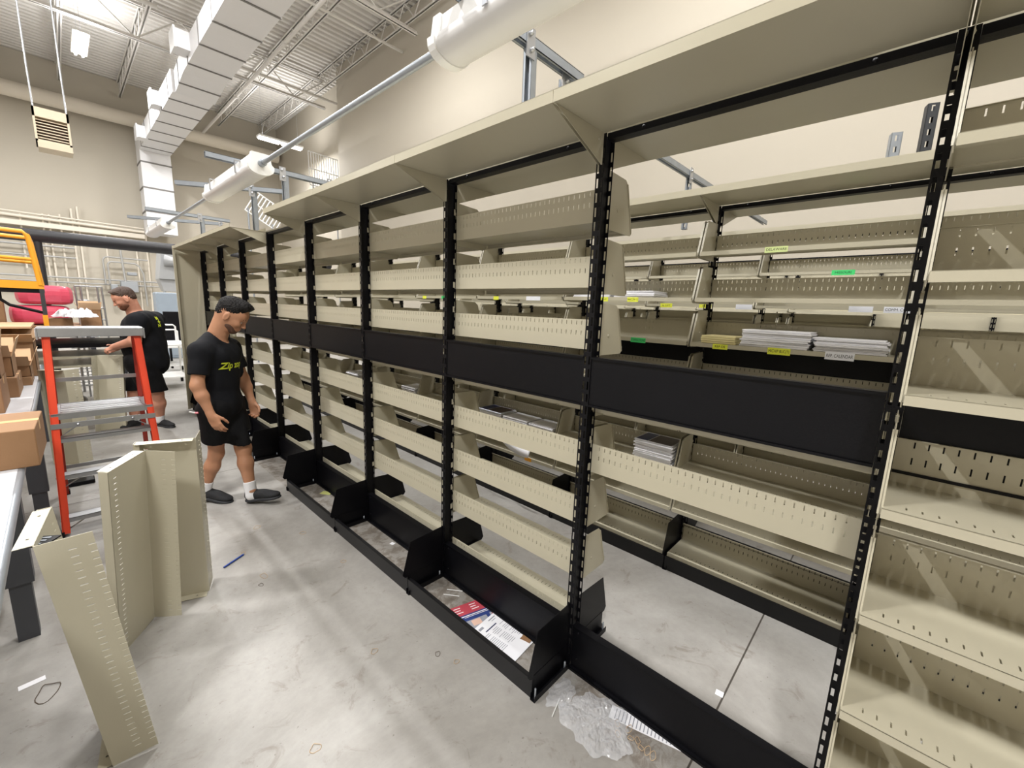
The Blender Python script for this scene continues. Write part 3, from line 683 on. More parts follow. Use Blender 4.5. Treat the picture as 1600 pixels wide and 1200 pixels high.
# --- the big man behind the ladder, bent over a shelf he holds on end
f2, r2, u2 = frame_from((-.80, .60, 0))
O2 = V3(.64, 6.65, 0)
def G2(a, b, z): return O2+f2*a+r2*b+V3(0, 0, z)
man2 = empty('person', tuple(O2), 0, 'big man in black tee and shorts behind the ladder, holding a shelf upright', 'person')
bpy.context.view_layer.update()
Mb2 = np.stack([f2, r2, u2])
hc2 = V3(.525, 6.64, 1.545); hf2, hr2, hu2 = frame_from((-.86, .02, -.42))
LS2, LE2, LW2 = V3(.60, 6.42, 1.30), V3(.545, 6.36, 1.08), V3(.385, 6.56, 1.005)
RS2, RE2, RW2 = V3(.80, 6.86, 1.30), V3(.62, 6.98, 1.08), V3(.42, 6.84, .965)
H2a, K2a, A2a = G2(-.03, -.12, .82), V3(.70, 6.56, .42), V3(.715, 6.60, .11)
H2b, K2b, A2b = G2(.0, .12, .82), V3(.54, 6.80, .44), V3(.50, 6.80, .11)
tor2 = [ell(G2(-.02, 0, 1.22), (.16, .22, .17), Mb2, .08), ell(G2(-.02, 0, 1.02), (.18, .215, .20), Mb2, .08), ell(G2(-.04, 0, .84), (.17, .20, .15), Mb2, .08), cap(LS2, RS2, .075, .075, .08)]
arms2 = [cap(LS2, LE2, .072, .056, .04), cap(LE2, LW2, .056, .034, .03), cap(RS2, RE2, .072, .056, .04), cap(RE2, RW2, .056, .034, .03)]
legs2 = [cap(H2a, K2a, .12, .075, .05), cap(K2a, K2a+(A2a-K2a)*.4, .072, .080, .03), cap(K2a+(A2a-K2a)*.4, A2a, .080, .045, .03), cap(H2b, K2b, .12, .075, .05), cap(K2b, K2b+(A2b-K2b)*.4, .072, .080, .03), cap(K2b+(A2b-K2b)*.4, A2b, .080, .045, .03),
         cap(A2a, A2a-V3(0, 0, .05), .042, .036, .02), cap(A2b, A2b-V3(0, 0, .05), .042, .036, .02)]
neck2 = [cap(G2(.04, 0, 1.37), hc2-hu2*.03-hf2*.03, .078, .070, .04)]
hd2 = hand_prims(LW2, V3(-.78, .38, -.42), V3(-.3, .2, .8), V3(.2, .5, -.8), .75, .175) 
hd2b = hand_prims(RW2, V3(-.85, -.3, -.3), V3(0, 0, 1), V3(-.2, -.8, 0), .7, .175)
surface('body', tor2+arms2+legs2+neck2+head_prims(hc2, hf2, hr2, hu2, 1.06, 1.08)+hd2+hd2b, .0062, SKIN2, man2)
face_bits(hc2, hf2, hr2, hu2, man2, 1.06, HAIR2)
gh2 = lambda a, b, d: hc2+1.06*(hf2*a+hr2*b+hu2*d); Mh2 = np.stack([hf2, hr2, hu2])
surface('hair', [ell(gh2(-.014, 0, .044), (.106, .088, .090), Mh2, .02), ell(gh2(.05, 0, .09), (.055, .066, .034), Mh2, .02), ell(gh2(-.055, 0, .0), (.056, .078, .06), Mh2, .02)], .006, HAIR2, man2,
        cuts=[(hf2*.88-hu2*.48, gh2(.055, 0, .058)), (-hu2*.85+hf2*.4, gh2(-.035, 0, -.02))], disp=curls)
surface('beard', [ell(gh2(.020, 0, -.052), (.073, .0735, .062), Mh2, .02), ell(gh2(.048, 0, -.084), (.043, .048, .032), Mh2, .02)], .006, BEARD2, man2,
        cuts=[(hu2*.93-hf2*.3, gh2(.03, 0, -.044)), (hu2, gh2(0, 0, -.02))], cutfn=lambda F, P: np.maximum(F, .030-np.sqrt((((P-gh2(.098, 0, -.045))@Mh2.T/np.array([1., 1., .62]))**2).sum(-1))))
tee2 = [ell(G2(-.03, 0, 1.22), (.185, .245, .18), Mb2, .08), ell(G2(-.02, 0, 1.0), (.205, .24, .22), Mb2, .08), ell(G2(-.04, 0, .80), (.195, .23, .19), Mb2, .08), cap(LS2, RS2, .092, .092, .08), cap(LS2, LS2+(LE2-LS2)*.8, .092, .088, .05), cap(RS2, RS2+(RE2-RS2)*.8, .092, .088, .05)]
def cut2(F, P):
    for A, B, s in ((LS2, LE2, -1), (RS2, RE2, 1)):
        d = (B-A)/np.linalg.norm(B-A); t = (P-A)@d; rad = np.linalg.norm(P-(A+t[..., None]*d), axis=-1); side = (P-O2)@r2*s
        F = np.where((side > .215) & (rad < .13), np.maximum(F, t-.175), F)
    F = np.maximum(F, .655-P[..., 2]); q = P-(G2(.075, 0, 1.40)); return np.maximum(F, .098-np.linalg.norm(q, axis=-1))
o2 = surface('t_shirt', tee2, .0066, CLOTH, man2, cutfn=cut2, disp=folds)
# small lime print on the back of the shirt
print_text('z+z', .085, G2(-.10, -.02, 1.29), -u2, r2, -f2, tee2, (), LIME, o2, 'back_print')
d2a = (K2a-H2a)/np.linalg.norm(K2a-H2a); d2b = (K2b-H2b)/np.linalg.norm(K2b-H2b)
surface('shorts', [cap(H2a, K2a, .15, .125, .06), cap(H2b, K2b, .15, .125, .06), ell(G2(-.04, 0, .80), (.18, .215, .12), Mb2, .06)], .0066, SHORTM, man2, disp=folds, cutfn=lambda F, P: np.maximum(F, np.maximum(.455-P[..., 2], P[..., 2]-.92)))
for A, K in ((A2a, K2a), (A2b, K2b)):
    d = (K-A)/np.linalg.norm(K-A); surface('sock', [cap(A-V3(0, 0, .03), A+d*.03, .050, .052, .02)], .006, SOCK, man2, cuts=[(d, A+d*.03)])
shoe(man2, (.775, 6.70, 0), (.66, 6.44, 0), (0, 0, 1), .28) if 0 else shoe(man2, (.70, 6.66, 0), (.80, 6.44, 0), (0, 0, 1), .28)
shoe(man2, (.55, 6.84, 0), (.40, 6.68, 0), (0, 0, 1), .28)
settle(man2)
# ---------------------------------------------------------------- roof structure
def truss(name, label, a, b, z1, depth, panel, w=.05, chord=.05, web=.014, cat='roof truss'):
    """open web truss between a and b (x, y), top chord at z1"""
    a = Vector((a[0], a[1], 0)); b = Vector((b[0], b[1], 0)); d = (b-a); L = d.length; d.normalize(); s = Vector((-d.y, d.x, 0))
    r = empty(name, (a.x, a.y, z1), 0, label, cat)
    M = Matrix(((d.x, s.x, 0, a.x), (d.y, s.y, 0, a.y), (0, 0, 1, 0), (0, 0, 0, 1)))
    for nm, z in (('top_chord', z1-chord), ('bottom_chord', z1-depth)):
        mb = MB(); mb.box(0, L, -w, -.01, z, z+.008, 0, M); mb.box(0, L, .01, w, z, z+.008, 0, M); mb.box(0, L, -.018, -.01, z, z+chord, 0, M); mb.box(0, L, .01, .018, z, z+chord, 0, M); mb.build(nm, ROOFW, r)
    mb = MB(); n = int(L/panel); pts = []
    for i in range(n+1):
        pts.append(a+d*(i*L/n)+Vector((0, 0, (z1-chord/2) if i % 2 == 0 else (z1-depth+chord/2))))
    for i in range(n): mb.tube([pts[i], pts[i+1]], web, 6)
    mb.build('web_bars', ROOFW, r); settle(r); return r
for i, x in enumerate((7.0, 5.45, 3.9, 2.35, .8, -.75, -2.3)):
    truss('roof_joist', 'white open web roof joist running to the far wall, %s from the right wall' % ORD[i], (x, 4), (x, YF-.05), CZ-.02, .55, .42)
truss('roof_girder', 'deep white roof girder crossing above the duct, nearer one', (XR-.3, 10.2), (XL+2, 10.2), CZ-.1, .95, 1.0, .07, .09, .022, 'roof girder')
truss('roof_girder', 'deep white roof girder crossing beyond the duct bend, farther one', (XR-.02, 16.3), (XL+2, 16.3), CZ-.1, .95, 1.0, .07, .09, .022, 'roof girder')
def pipe(name, label, pts, r, m, cat='pipe', seg=12, couplings=()):
    mb = MB(); mb.tube(pts, r, seg)
    for t in couplings:
        a = Vector(pts[0]); b = Vector(pts[-1]); d = (b-a).normalized(); mb.lathe([(r, -.07), (r*1.35, -.07), (r*1.35, .07), (r, .07)], a+(b-a)*t, d, seg)
    return tag(mb.build(name, m), label, cat)
CREAM = mat('cream_pipe', (218, 210, 196), .5)
pipe('sprinkler_pipe', 'white sprinkler pipe running lengthwise under the roof, right of the duct', [(4.75, 5, 8.25), (4.75, YF-.1, 8.25)], .045, ROOFW, couplings=(.2, .45, .7))
pipe('sprinkler_pipe', 'thin white sprinkler pipe crossing from duct to right wall', [(3.6, 15.6, 8.42), (XR2, 15.6, 8.42)], .04, ROOFW)
pipe('sprinkler_pipe', 'thin white pipe crossing under the roof at the top of the picture', [(2.5, 11.3, 8.5), (XR-.02, 11.3, 8.5)], .035, ROOFW)
pipe('sprinkler_pipe', 'white pipe crossing the roof above the twin tube lamp, left of the duct', [(-6, 14.6, 8.6), (2.4, 14.6, 8.6)], .05, ROOFW)
pipe('header_pipe', 'thick cream pipe high along the far wall', [(-8, 22.3, 8.0), (7.6, 22.3, 8.1)], .24, CREAM, seg=20)
# white panelled duct: main run, dropped bend, wall drop
r = empty('air_duct', (3.2, 12, 7.2), 0, 'big white panelled air duct running under the roof and down the far wall', 'duct')
DUCTM = mat('duct_white', (226, 226, 228), .5, var=.02)
SEAM = mat('duct_seam', (120, 118, 116), .6)
def duct_run(y0, y1, zb0, zb1, name, h=.5, x0=2.68, x1=3.56, step=1.05):
    mb = MB(); mb.prism([(y0, zb0), (y1, zb1), (y1, zb1+h), (y0, zb0+h)], 'x', x0, x1)
    n = max(1, int((y1-y0)/step))
    for i in range(n):
        t = (i+.5)/n; y = y0+(y1-y0)*t; z = zb0+(zb1-zb0)*t
        mb.box(x0-.012, x1+.012, y-.022, y+.022, z-.018, z+h+.012, 1)
    mb.build(name, [DUCTM, SEAM], r)
duct_run(3.5, 13.9, 7.06, 7.06, 'duct_section'); duct_run(13.9, 15.0, 7.06, 6.92, 'duct_bend'); duct_run(15.0, 21.6, 6.92, 6.92, 'duct_section', .55, 2.62, 3.52)
mb = MB(); mb.box(2.62, 3.52, 21.6, 22.5, 4.0, 7.75)
for z in (6.5, 5.6, 4.75): mb.box(2.6, 3.54, 21.58, 22.5, z, z+.05, 1)
mb.build('duct_drop', [DUCTM, SEAM], r)
for (y, z) in ((13.0, 7.2), (16.6, 7.0), (19.9, 6.9)):
    mb = MB(); mb.box(2.42, 2.68, y, y+.45, z, z+.38); mb.box(2.38, 2.42, y-.03, y+.48, z-.03, z+.41); mb.build('duct_outlet', DUCTM, r)
settle(r)
# unit heater hung on two straps
r = empty('unit_heater', (.30, 12, 4.25), 0, 'beige louvred unit heater hanging on two straps at the upper left', 'heater')
HB = mat('beige_heater', (206, 192, 168), .55); HDK = mat('heater_dark', (96, 74, 64), .6)
mb = MB(); mb.box(.02, .48, 11.95, 12.4, 4.27, 4.32); mb.box(.02, .48, 11.95, 12.4, 4.70, 4.86); mb.box(.02, .05, 11.95, 12.4, 4.27, 4.86); mb.box(.45, .48, 11.95, 12.4, 4.27, 4.86); mb.box(.02, .48, 12.2, 12.4, 4.3, 4.8, 1); mb.box(.04, .48, 11.92, 12.35, 4.18, 4.28)
mb.build('heater_case', [HB, HDK], r)
for i in range(7):
    z = 4.36+i*.05; M = Matrix.Translation((0, 11.98, z)) @ Matrix.Rotation(R(35), 4, 'X'); mb = MB(); mb.box(.05, .45, -.02, .02, -.003, .003, 0, M); mb.build('louvre', HB, r)
for x in (.04, .46): MB().tube([(x, 12.1, 4.86), (x-.01, 12.1, CZ-.5)], .013, 6).build('strap', STEEL, r)
settle(r)
# wall conduits, black pipe, wall boxes
BPM = mat('black_insulation', (34, 34, 38), .5, var=.2)
pipe('insulated_pipe', 'thick black insulated pipe crossing in front of the far wall', [(-4.5, 10.2, 2.45), (4.5, 10.2, 2.47)], .098, BPM, seg=20)
mb = MB(); mb.tube([(-.13, 10.2, 0), (-.13, 10.2, 2.38)], .05, 14, 0); mb.box(-.22, -.04, 10.11, 10.29, 0, .02)
tag(mb.build('pipe_stand', BPM), 'black upright post carrying the thick black pipe', 'post')
CG = mat('grey_conduit', (168, 168, 166), .5, .3)
pipe('wall_pipe', 'uppermost thin cream pipe along the far wall', [(-7, 22.55, 4.35), (2.6, 22.55, 4.2)], .03, CREAM)
pipe('wall_pipe', 'cream pipe along the far wall just under the uppermost one', [(-7, 22.5, 4.22), (2.6, 22.5, 4.07)], .05, CREAM)
mb = MB(); mb.box(-7, 2.6, 22.45, 22.8, 3.82, 3.98); tag(mb.build('wall_channel', CREAM), 'cream steel channel running along the far wall behind the black pipe', 'channel')
for i, (x, z0, z1) in enumerate([(-.62, 2.4, 4.2), (-.10, 2.1, 4.3), (.05, 1.6, 4.3), (.32, 1.9, 4.35), (.62, 1.5, 4.6), (.78, 1.2, 4.7), (1.45, 2.0, 3.8), (2.30, 1.0, 3.7), (2.62, 1.0, 4.0)]):
    pipe('wall_riser', 'thin vertical cream riser on the far wall, %s from the left' % ORD[i], [(x, 22.6, z0), (x+.02, 22.6, z1)], .03, CREAM)
for i, (z, w) in enumerate([(2.15, .03), (1.98, .025), (3.2, .035), (2.85, .03), (3.35, .025)]):
    pipe('wall_conduit', 'horizontal grey conduit on the far wall, %s counted at random heights' % ORD[i] if 0 else 'horizontal grey conduit on the far wall about %s' % ['at head height of the bending man', 'at his shoulder height', 'just under the black pipe', 'a little below the black pipe', 'touching the black pipe from below'][i], [(-6, 22.4, z), (2.9 if i < 2 else .6, 22.4, z)], w, CG)
def bend(pts, r_): return pts
mb = MB(); arc = [(1.30, 22.35, 2.0), (1.30, 22.35, 2.85)]+[(1.30+.15*(1-math.cos(a)), 22.35, 2.85+.15*math.sin(a)) for a in (.4, .8, 1.2, 1.57)]+[(2.6, 22.35, 2.98)]
tag(MB().tube(arc, .028, 8).build('bent_conduit', CG), 'grey conduit bent in an arch on the far wall, outer one', 'conduit')
arc = [(1.42, 22.35, 2.0), (1.42, 22.35, 2.70)]+[(1.42+.13*(1-math.cos(a)), 22.35, 2.70+.13*math.sin(a)) for a in (.4, .8, 1.2, 1.57)]+[(2.2, 22.35, 2.82), (2.32, 22.35, 2.72), (2.42, 22.35, 2.45), (2.44, 22.35, 1.2)]
tag(MB().tube(arc, .028, 8).build('bent_conduit', CG), 'grey conduit bent in an arch on the far wall, inner one', 'conduit')
pipe('drop_conduit', 'straight grey conduit dropping from the black pipe to a box', [(1.80, 22.3, 3.6), (1.86, 22.3, 2.1)], .035, CG)
GBX = mat('grey_box_paint', (150, 154, 158), .5)
for nm, lab, b in [('junction_box', 'small grey junction box on the far wall under the conduits', (1.93, 2.22, 22.2, 22.4, 2.36, 2.48)), ('electrical_box', 'pale grey electrical box on the far wall above the bending man', (1.70, 2.2, 22.1, 22.4, 1.72, 2.12)), ('electrical_box', 'small dark grey electrical box left of the pale one', (1.42, 1.62, 22.1, 22.4, 1.66, 1.98))]:
    mb = MB(); mb.bevbox(*b, .02); mb.box(b[0]+.02, b[1]-.02, b[2]-.012, b[2], b[4]+.02, b[5]-.02); tag(mb.build(nm, GBX), lab, 'electrical box')
# grey machine housing with elbow, blue grey cabinet, dark board (beyond the row end)
r = empty('dust_collector', (2.35, 16, 0), 0, 'grey sheet metal machine housing with round elbow beyond the end panel', 'machine')
GM = mat('grey_sheet', (172, 174, 176), .45, .2, var=.05)
mb = MB(); mb.prism([(2.05, 2.1), (2.15, 2.95), (2.9, 2.95), (2.9, 2.1)], 'y', 15.8, 16.6); mb.build('housing', GM, r)
mb = MB(); mb.tube([(2.2, 15.75, 2.62), (2.36, 15.7, 2.60), (2.6, 15.6, 2.58)], [.16, .12, .12], 14); mb.build('elbow', GM, r)
mb = MB(); mb.prism([(2.15, 1.75), (2.05, 2.1), (2.9, 2.1), (2.7, 1.75)], 'y', 15.9, 16.5); mb.build('hopper', GM, r)
for x in (2.15, 2.75): MB().tube([(x, 15.95, 0), (x, 15.95, 1.9)], .03, 8).build('leg', GM, r)
settle(r)
BG = mat('blue_grey_cabinet', (148, 160, 172), .45, var=.05)
r = empty('steel_cabinet', (1.96, 14.1, 0), 0, 'pale blue grey steel cabinet standing beyond the end panel', 'cabinet')
MB().bevbox(1.70, 2.35, 14.0, 14.5, 0, 1.70, .03).build('cabinet_body', BG, r); MB().box(1.73, 2.32, 13.985, 14.0, .08, 1.64).build('cabinet_door', BG, r); MB().box(1.76, 1.79, 13.96, 13.985, .85, 1.0).build('handle', GALV, r); settle(r)
mb = MB(); mb.bevbox(1.55, 2.1, 12.0, 12.06, .62, 1.27, .01); mb.box(1.6, 1.64, 12.0, 12.05, 0, .62); mb.box(2.0, 2.04, 12.0, 12.05, 0, .62)
tag(mb.build('display_board', BLK), 'black board on legs beyond the bending man', 'board')
# tubular carts and white tables far behind the men
def tube_cart(label, x0, x1, y, z, lab2='flat cart'):
    r = empty('flat_cart', ((x0+x1)/2, y, 0), 0, label, 'cart')
    mb = MB(); mb.tube([(x0, y, z), (x0, y, z+.30), (x0+.03, y, z+.33), (x1-.03, y, z+.33), (x1, y, z+.30), (x1, y, z)], .014, 8); mb.build('push_handle', WHITE, r)
    mb = MB(); mb.box(x0-.15, x1+.15, y-.2, y+.7, z-.03, z); mb.build('deck', WHITE, r)
    mb = MB(); mb.box(x0-.1, x1+.1, y-.2, y+.5, .20, .22); mb.build('lower_deck', WHITE, r)
    for sx in (x0-.12, x1+.12):
        for sy in (y-.17, y+.65):
            o = MB().tube([(sx, sy, .09), (sx, sy, z-.03)], .012, 8).build('leg', WHITE, r); MB().lathe([(0, -.018), (.045, -.018), (.045, .018), (0, .018)], (sx, sy, .045), (1, 0, 0), 12).build('caster', BLK, o)
    settle(r)
tube_cart('white tubular cart far behind the two men', 1.15, 1.36, 9.4, .78)
tube_cart('second white tubular cart farther back, left of the end panel', 1.30, 1.62, 11.0, .60)

# ---------------------------------------------------------------- work table with cartons (left)
TT = .80
r = empty('work_table', (-.6, 3.0, 0), 0, 'long grey topped work table along the left edge', 'table')
TOPM = mat('grey_laminate', (196, 197, 200), .38, var=.03, scale=3); LEGM = mat('charcoal_steel', (66, 68, 74), .45, var=.1); EDGE = mat('metal_edge', (170, 178, 186), .3, .6)
MB().bevbox(-1.15, -.200, .2, 6.9, TT-.035, TT, .004).build('tabletop', TOPM, r); MB().tube([(-.198, .2, TT-.018), (-.198, 6.9, TT-.018)], .018, 10).build('edge_trim', EDGE, r)
for (x, y) in ((-.25, .45), (-.25, 2.78), (-.215, 4.05), (-.25, 6.6), (-1.1, .45), (-1.1, 2.78), (-1.1, 4.05), (-1.1, 6.6)):
    o = MB().box(x-.045, x+.045, y-.035, y+.035, .28, TT-.036).build('leg', LEGM, r); mb = MB(); mb.box(x-.034, x+.034, y-.026, y+.026, 0, .28); mb.build('leg_foot', LEGM, o)
for y in (.45, 2.78, 4.05, 6.6): MB().box(-1.06, -.29, y-.02, y+.02, TT-.12, TT-.036).build('cross_rail', LEGM, r)
for x in (-.24,): MB().box(x-.015, x+.015, .5, 6.55, TT-.11, TT-.04).build('side_rail', LEGM, r)
settle(r)
TAPE = mat('packing_tape', (206, 168, 120), .3)
def carton(label, x0, x1, y0, y1, z0, h, flaps=0, rz=0, group='cartons on the work table', inner=False):
    cx, cy = (x0+x1)/2, (y0+y1)/2; r = empty('cardboard_box', (cx, cy, z0), rz, label, 'box', group); a, b = (x1-x0)/2, (y1-y0)/2
    mb = MB()
    if flaps == 0: mb.bevbox(-a, a, -b, b, 0, h, .004); mb.build('carton', CARD, r); MB().box(-a-.0006, a+.0006, -.024, .024, h-.05, h+.0006).build('tape', TAPE, r)
    else:
        t = .004; mb.box(-a, a, -b, -b+t, 0, h); mb.box(-a, a, b-t, b, 0, h); mb.box(-a, -a+t, -b, b, 0, h); mb.box(a-t, a, -b, b, 0, h); mb.box(-a, a, -b, b, 0, t); mb.build('carton', CARD, r)
        for s, ang in ((1, flaps), (-1, flaps*.8)):
            M = Matrix.Translation((s*a, 0, h)) @ Matrix.Rotation(-s*R(ang), 4, 'Y'); mb = MB(); mb.box(*sorted((0, s*min(a, .14))), -b, b, -.002, .002, 0, M); mb.build('flap', CARDL, r)
            M = Matrix.Translation((0, s*b, h)) @ Matrix.Rotation(s*R(ang*.7), 4, 'X'); mb = MB(); mb.box(-a, a, *sorted((0, s*min(b, .14))), -.002, .002, 0, M); mb.build('flap', CARDL, r)
        if inner: MB().box(-a+.01, a-.01, -b+.01, b-.01, .01, h-.02).build('white_contents', PAPER, r)
    return r
carton('large brown carton nearest the camera on the grey table edge', -.52, -.125, 2.82, 3.25, TT, .175, 0, R(-2))
carton('brown carton at the left edge, nearest of the far table stack', -.78, -.31, 4.20, 4.66, TT, .215)
carton('brown carton second along the table stack, under a flapped box', -.68, -.27, 4.80, 5.28, TT, .150)
carton('low brown carton third along the table stack', -.62, -.222, 5.38, 5.80, TT, .070)
carton('brown box with light flaps on the second carton', -.62, -.285, 4.86, 5.26, TT+.1505, .150, 75)
carton('small brown box resting on the low third carton', -.52, -.222, 5.42, 5.78, TT+.0705, .095, 70)
carton('wide brown box with open flaps behind the small box', -.60, -.20, 5.95, 6.45, TT, .325, 60)
carton('open box filled with white paper at the left edge, top of the stack', -.62, -.31, 4.9, 5.22, TT+.3015+.15, .14, 84, 0, 'cartons on the work table', True) if 0 else carton('open box filled with white paper at the left edge, upper stack', -.62, -.31, 4.30, 4.62, TT+.2155, .18, 84, 0, 'cartons on the work table', True)
carton('small brown carton carrying the pale board at the table end', -.75, -.35, 6.5, 6.85, TT, .445)
mb = MB(); mb.bevbox(-1.0, -.20, 5.98, 6.84, TT+.4455, TT+.466, .003); tag(mb.build('pale_board', CARDL), 'pale flat cardboard sheet lying over the farthest cartons', 'board')

# ---------------------------------------------------------------- orange step ladder
r = empty('step_ladder', (.14, 4.05, 0), 0, 'orange and aluminium platform step ladder standing in the aisle', 'ladder')
ORG = mat('orange_fibreglass', (208, 62, 30), .45, var=.08, scale=12); ORGD = mat('orange_rear', (170, 48, 28), .5)
def beam(mb, a, b, w, t, udir=(0, 1, 0), mi=0, chan=None):
    a = Vector(a); b = Vector(b); d = b-a; L = d.length; d.normalize(); s = Vector(udir); s = (s-d*s.dot(d)).normalized(); q = d.cross(s)
    M = Matrix(((d.x, s.x, q.x, a.x), (d.y, s.y, q.y, a.y), (d.z, s.z, q.z, a.z), (0, 0, 0, 1)))
    if chan: mb.box(0, L, -w/2, w/2, -t/2, -t/2+.004, mi, M); mb.box(0, L, -w/2, -w/2+.004, -t/2, t/2, mi, M); mb.box(0, L, w/2-.004, w/2, -t/2, t/2, mi, M)
    else: mb.box(0, L, -w/2, w/2, -t/2, t/2, mi, M)
    return mb
zt = 1.335
LB, LT = Vector((-.135, 3.865, 0)), Vector((-.095, 4.10, zt)); RB, RT = Vector((.425, 3.865, 0)), Vector((.378, 4.10, zt))
rl = lambda a, b, z: a+(b-a)*(z/zt)
for a, b, s in ((LB, LT, 1), (RB, RT, -1)):
    mb = MB(); d = (b-a).normalized(); n = Vector((0, d.z, -d.y))
    # channel rail: web plus two flanges turned inwards
    M = Matrix(((d.x, 0, 0, 0), (d.y, 0, 0, 0), (d.z, 0, 0, 0), (0, 0, 0, 1))); L = (b-a).length
    xa = Vector((1, 0, 0)); xa = (xa-d*xa.dot(d)).normalized(); ya = d.cross(xa)
    M = Matrix(((d.x, xa.x, ya.x, a.x), (d.y, xa.y, ya.y, a.y), (d.z, xa.z, ya.z, a.z), (0, 0, 0, 1)))
    mb.box(.02, L, -.003, .003, -.042, .042, 0, M); mb.box(.02, L, *sorted((0, s*.034)), -.042, -.037, 0, M); mb.box(.02, L, *sorted((0, s*.034)), .037, .042, 0, M)
    o = mb.build('front_rail', ORG, r)
    mb = MB(); mb.box(-.0, .035, -.008, .008, -.046, .046, 0, M); mb.build('rubber_foot', BLK, o)
RLB, RLT = Vector((-.11, 4.72, 0)), Vector((-.075, 4.17, zt-.03)); RRB, RRT = Vector((.40, 4.72, 0)), Vector((.355, 4.17, zt-.03))
for a, b in ((RLB, RLT), (RRB, RRT)): 
    o = beam(MB(), a, b, .05, .026, (0, 1, 0), 0, True).build('rear_rail', ORGD, r); MB().box(a.x-.02, a.x+.02, a.y-.03, a.y+.03, 0, .03).build('rubber_foot', BLK, o)
mb = MB(); mb.bevbox(-.118, .402, 4.03, 4.23, zt-.035, zt+.028, .006); mb.box(-.122, -.114, 4.03, 4.23, zt-.05, zt+.02); mb.box(.398, .406, 4.03, 4.23, zt-.05, zt+.02); mb.build('top_cap', ALU, r)
def xs(z): return rl(LB, LT, z), rl(RB, RT, z)
for z, dp in ((.12, .085), (.40, .085), (.64, .085)):
    a, b = xs(z); o = MB().box(a.x+.004, b.x-.004, a.y-.035, a.y+.05, z-.003, z).build('tread', ALU, r); mb = MB(); mb.box(a.x+.004, b.x-.004, a.y-.035, a.y-.031, z-.028, z); mb.box(a.x+.004, b.x-.004, a.y+.046, a.y+.05, z-.028, z); mb.build('tread_lip', ALU, o)
    for s, q in ((1, a), (-1, b)):
        if z < .6: beam(MB(), (q.x+s*.006, q.y, z-.10), (q.x+s*.13, q.y, z-.02), .016, .004, (0, 1, 0)).build('tread_brace', ALU, r)
a, b = xs(.80); r_ = r
mb = MB(); mb.box(a.x+.0, b.x-.0, a.y-.045, a.y-.041, .765, .805); mb.box(a.x+.03, b.x-.03, a.y+.335, a.y+.34, .775, .805); mb.box(a.x, a.x+.045, a.y-.045, a.y+.34, .797, .800); mb.box(b.x-.045, b.x, a.y-.045, a.y+.34, .797, .800)
o = mb.build('platform', ALU, r)
for i in range(6): y = a.y-.04+i*.064; MB().bevbox(a.x+.045, b.x-.045, y, y+.046, .785, .803, .003).build('platform_slat', ALU, o)
a, b = xs(.725)
mb = MB(); mb.box(a.x-.005, b.x+.005, a.y-.052, a.y-.048, .708, .742)
for x in (a.x+.12, b.x-.12): mb.lathe([(0, .007), (.008, .005), (.009, 0)], (x, a.y-.052, .725), (0, -1, 0), 8)
mb.build('front_brace', ALU, r)
beam(MB(), (a.x+.01, a.y-.02, .63), (a.x+.12, a.y-.045, .72), .014, .005, (0, 1, 0)).build('diagonal_brace', ALU, r); beam(MB(), (b.x-.01, a.y-.02, .63), (b.x-.12, a.y-.045, .72), .014, .005, (0, 1, 0)).build('diagonal_brace', ALU, r)
for z in (.25, .62, .98):
    t = z/(zt-.03); p = RLB+(RLT-RLB)*t; q = RRB+(RRT-RRB)*t; MB().box(p.x, q.x, p.y-.003, p.y+.003, z-.014, z+.014).build('rear_brace', ALU, r)
for (A0, A1, B0, B1) in ((LB, LT, RLB, RLT), (RB, RT, RRB, RRT)):
    p = A0+(A1-A0)*.42; q = B0+(B1-B0)*.42; beam(MB(), p, q, .02, .004, (0, 0, 1)).build('spreader_bar', ALU, r)
    for z in (.10, .38, .62, .72, .80):
        c = A0+(A1-A0)*(z/zt); s = -1 if A0.x < .1 else 1
        MB().lathe([(0, .005), (.006, .004), (.007, 0)], c+Vector((s*.003, 0, 0)), (s, 0, 0), 8).build('rivet', ALU, r)
settle(r)
tag(MB().bevbox(-.10, .06, 4.86, 4.98, 0, .035, .006).build('foot_mat', BLK), 'flat black block on the floor behind the ladder', 'block')

# ---------------------------------------------------------------- loose shelves
mb = MB()
mb.plate((0, HL, -.0016), (0, -1, 0), (0, 0, 1), .0016, 2*HL, .120, [(a, b, c-.004, d-.004) for a, b, c, d in slots1 if d < .13])
mb.plate((0, -HL, -.0016), (0, 1, 0), (1, 0, 0), -.0016, 2*HL, .232, slots2)
mb.box(.2304, .232, -HL, HL, -.032, 0); mb.box(.210, .232, -HL, HL, -.0336, -.032)
for s in (-1, 1): mb.plate((.006, s*HL-(0 if s < 0 else .0016), -.042), (1, 0, 0), (0, 0, 1), -.0016, .22, .042, [(.04, .047, .018, .025), (.175, .182, .018, .025)])
LOOSE = mb.mesh('shelf_pan', TAN)
def loose(label, bottom, lengthv, panv, cat='shelf'):
    y = Vector(lengthv).normalized(); x = Vector(panv); x = (x-y*x.dot(y)).normalized(); z = x.cross(y)
    o = link('slotted_shelf', LOOSE); c = Vector(bottom)+y*HL
    o.matrix_world = Matrix(((x.x, y.x, z.x, c.x), (x.y, y.y, z.y, c.y), (x.z, y.z, z.z, c.z), (0, 0, 0, 1)))
    return tag(o, label, cat, 'loose putty shelves stood on end')
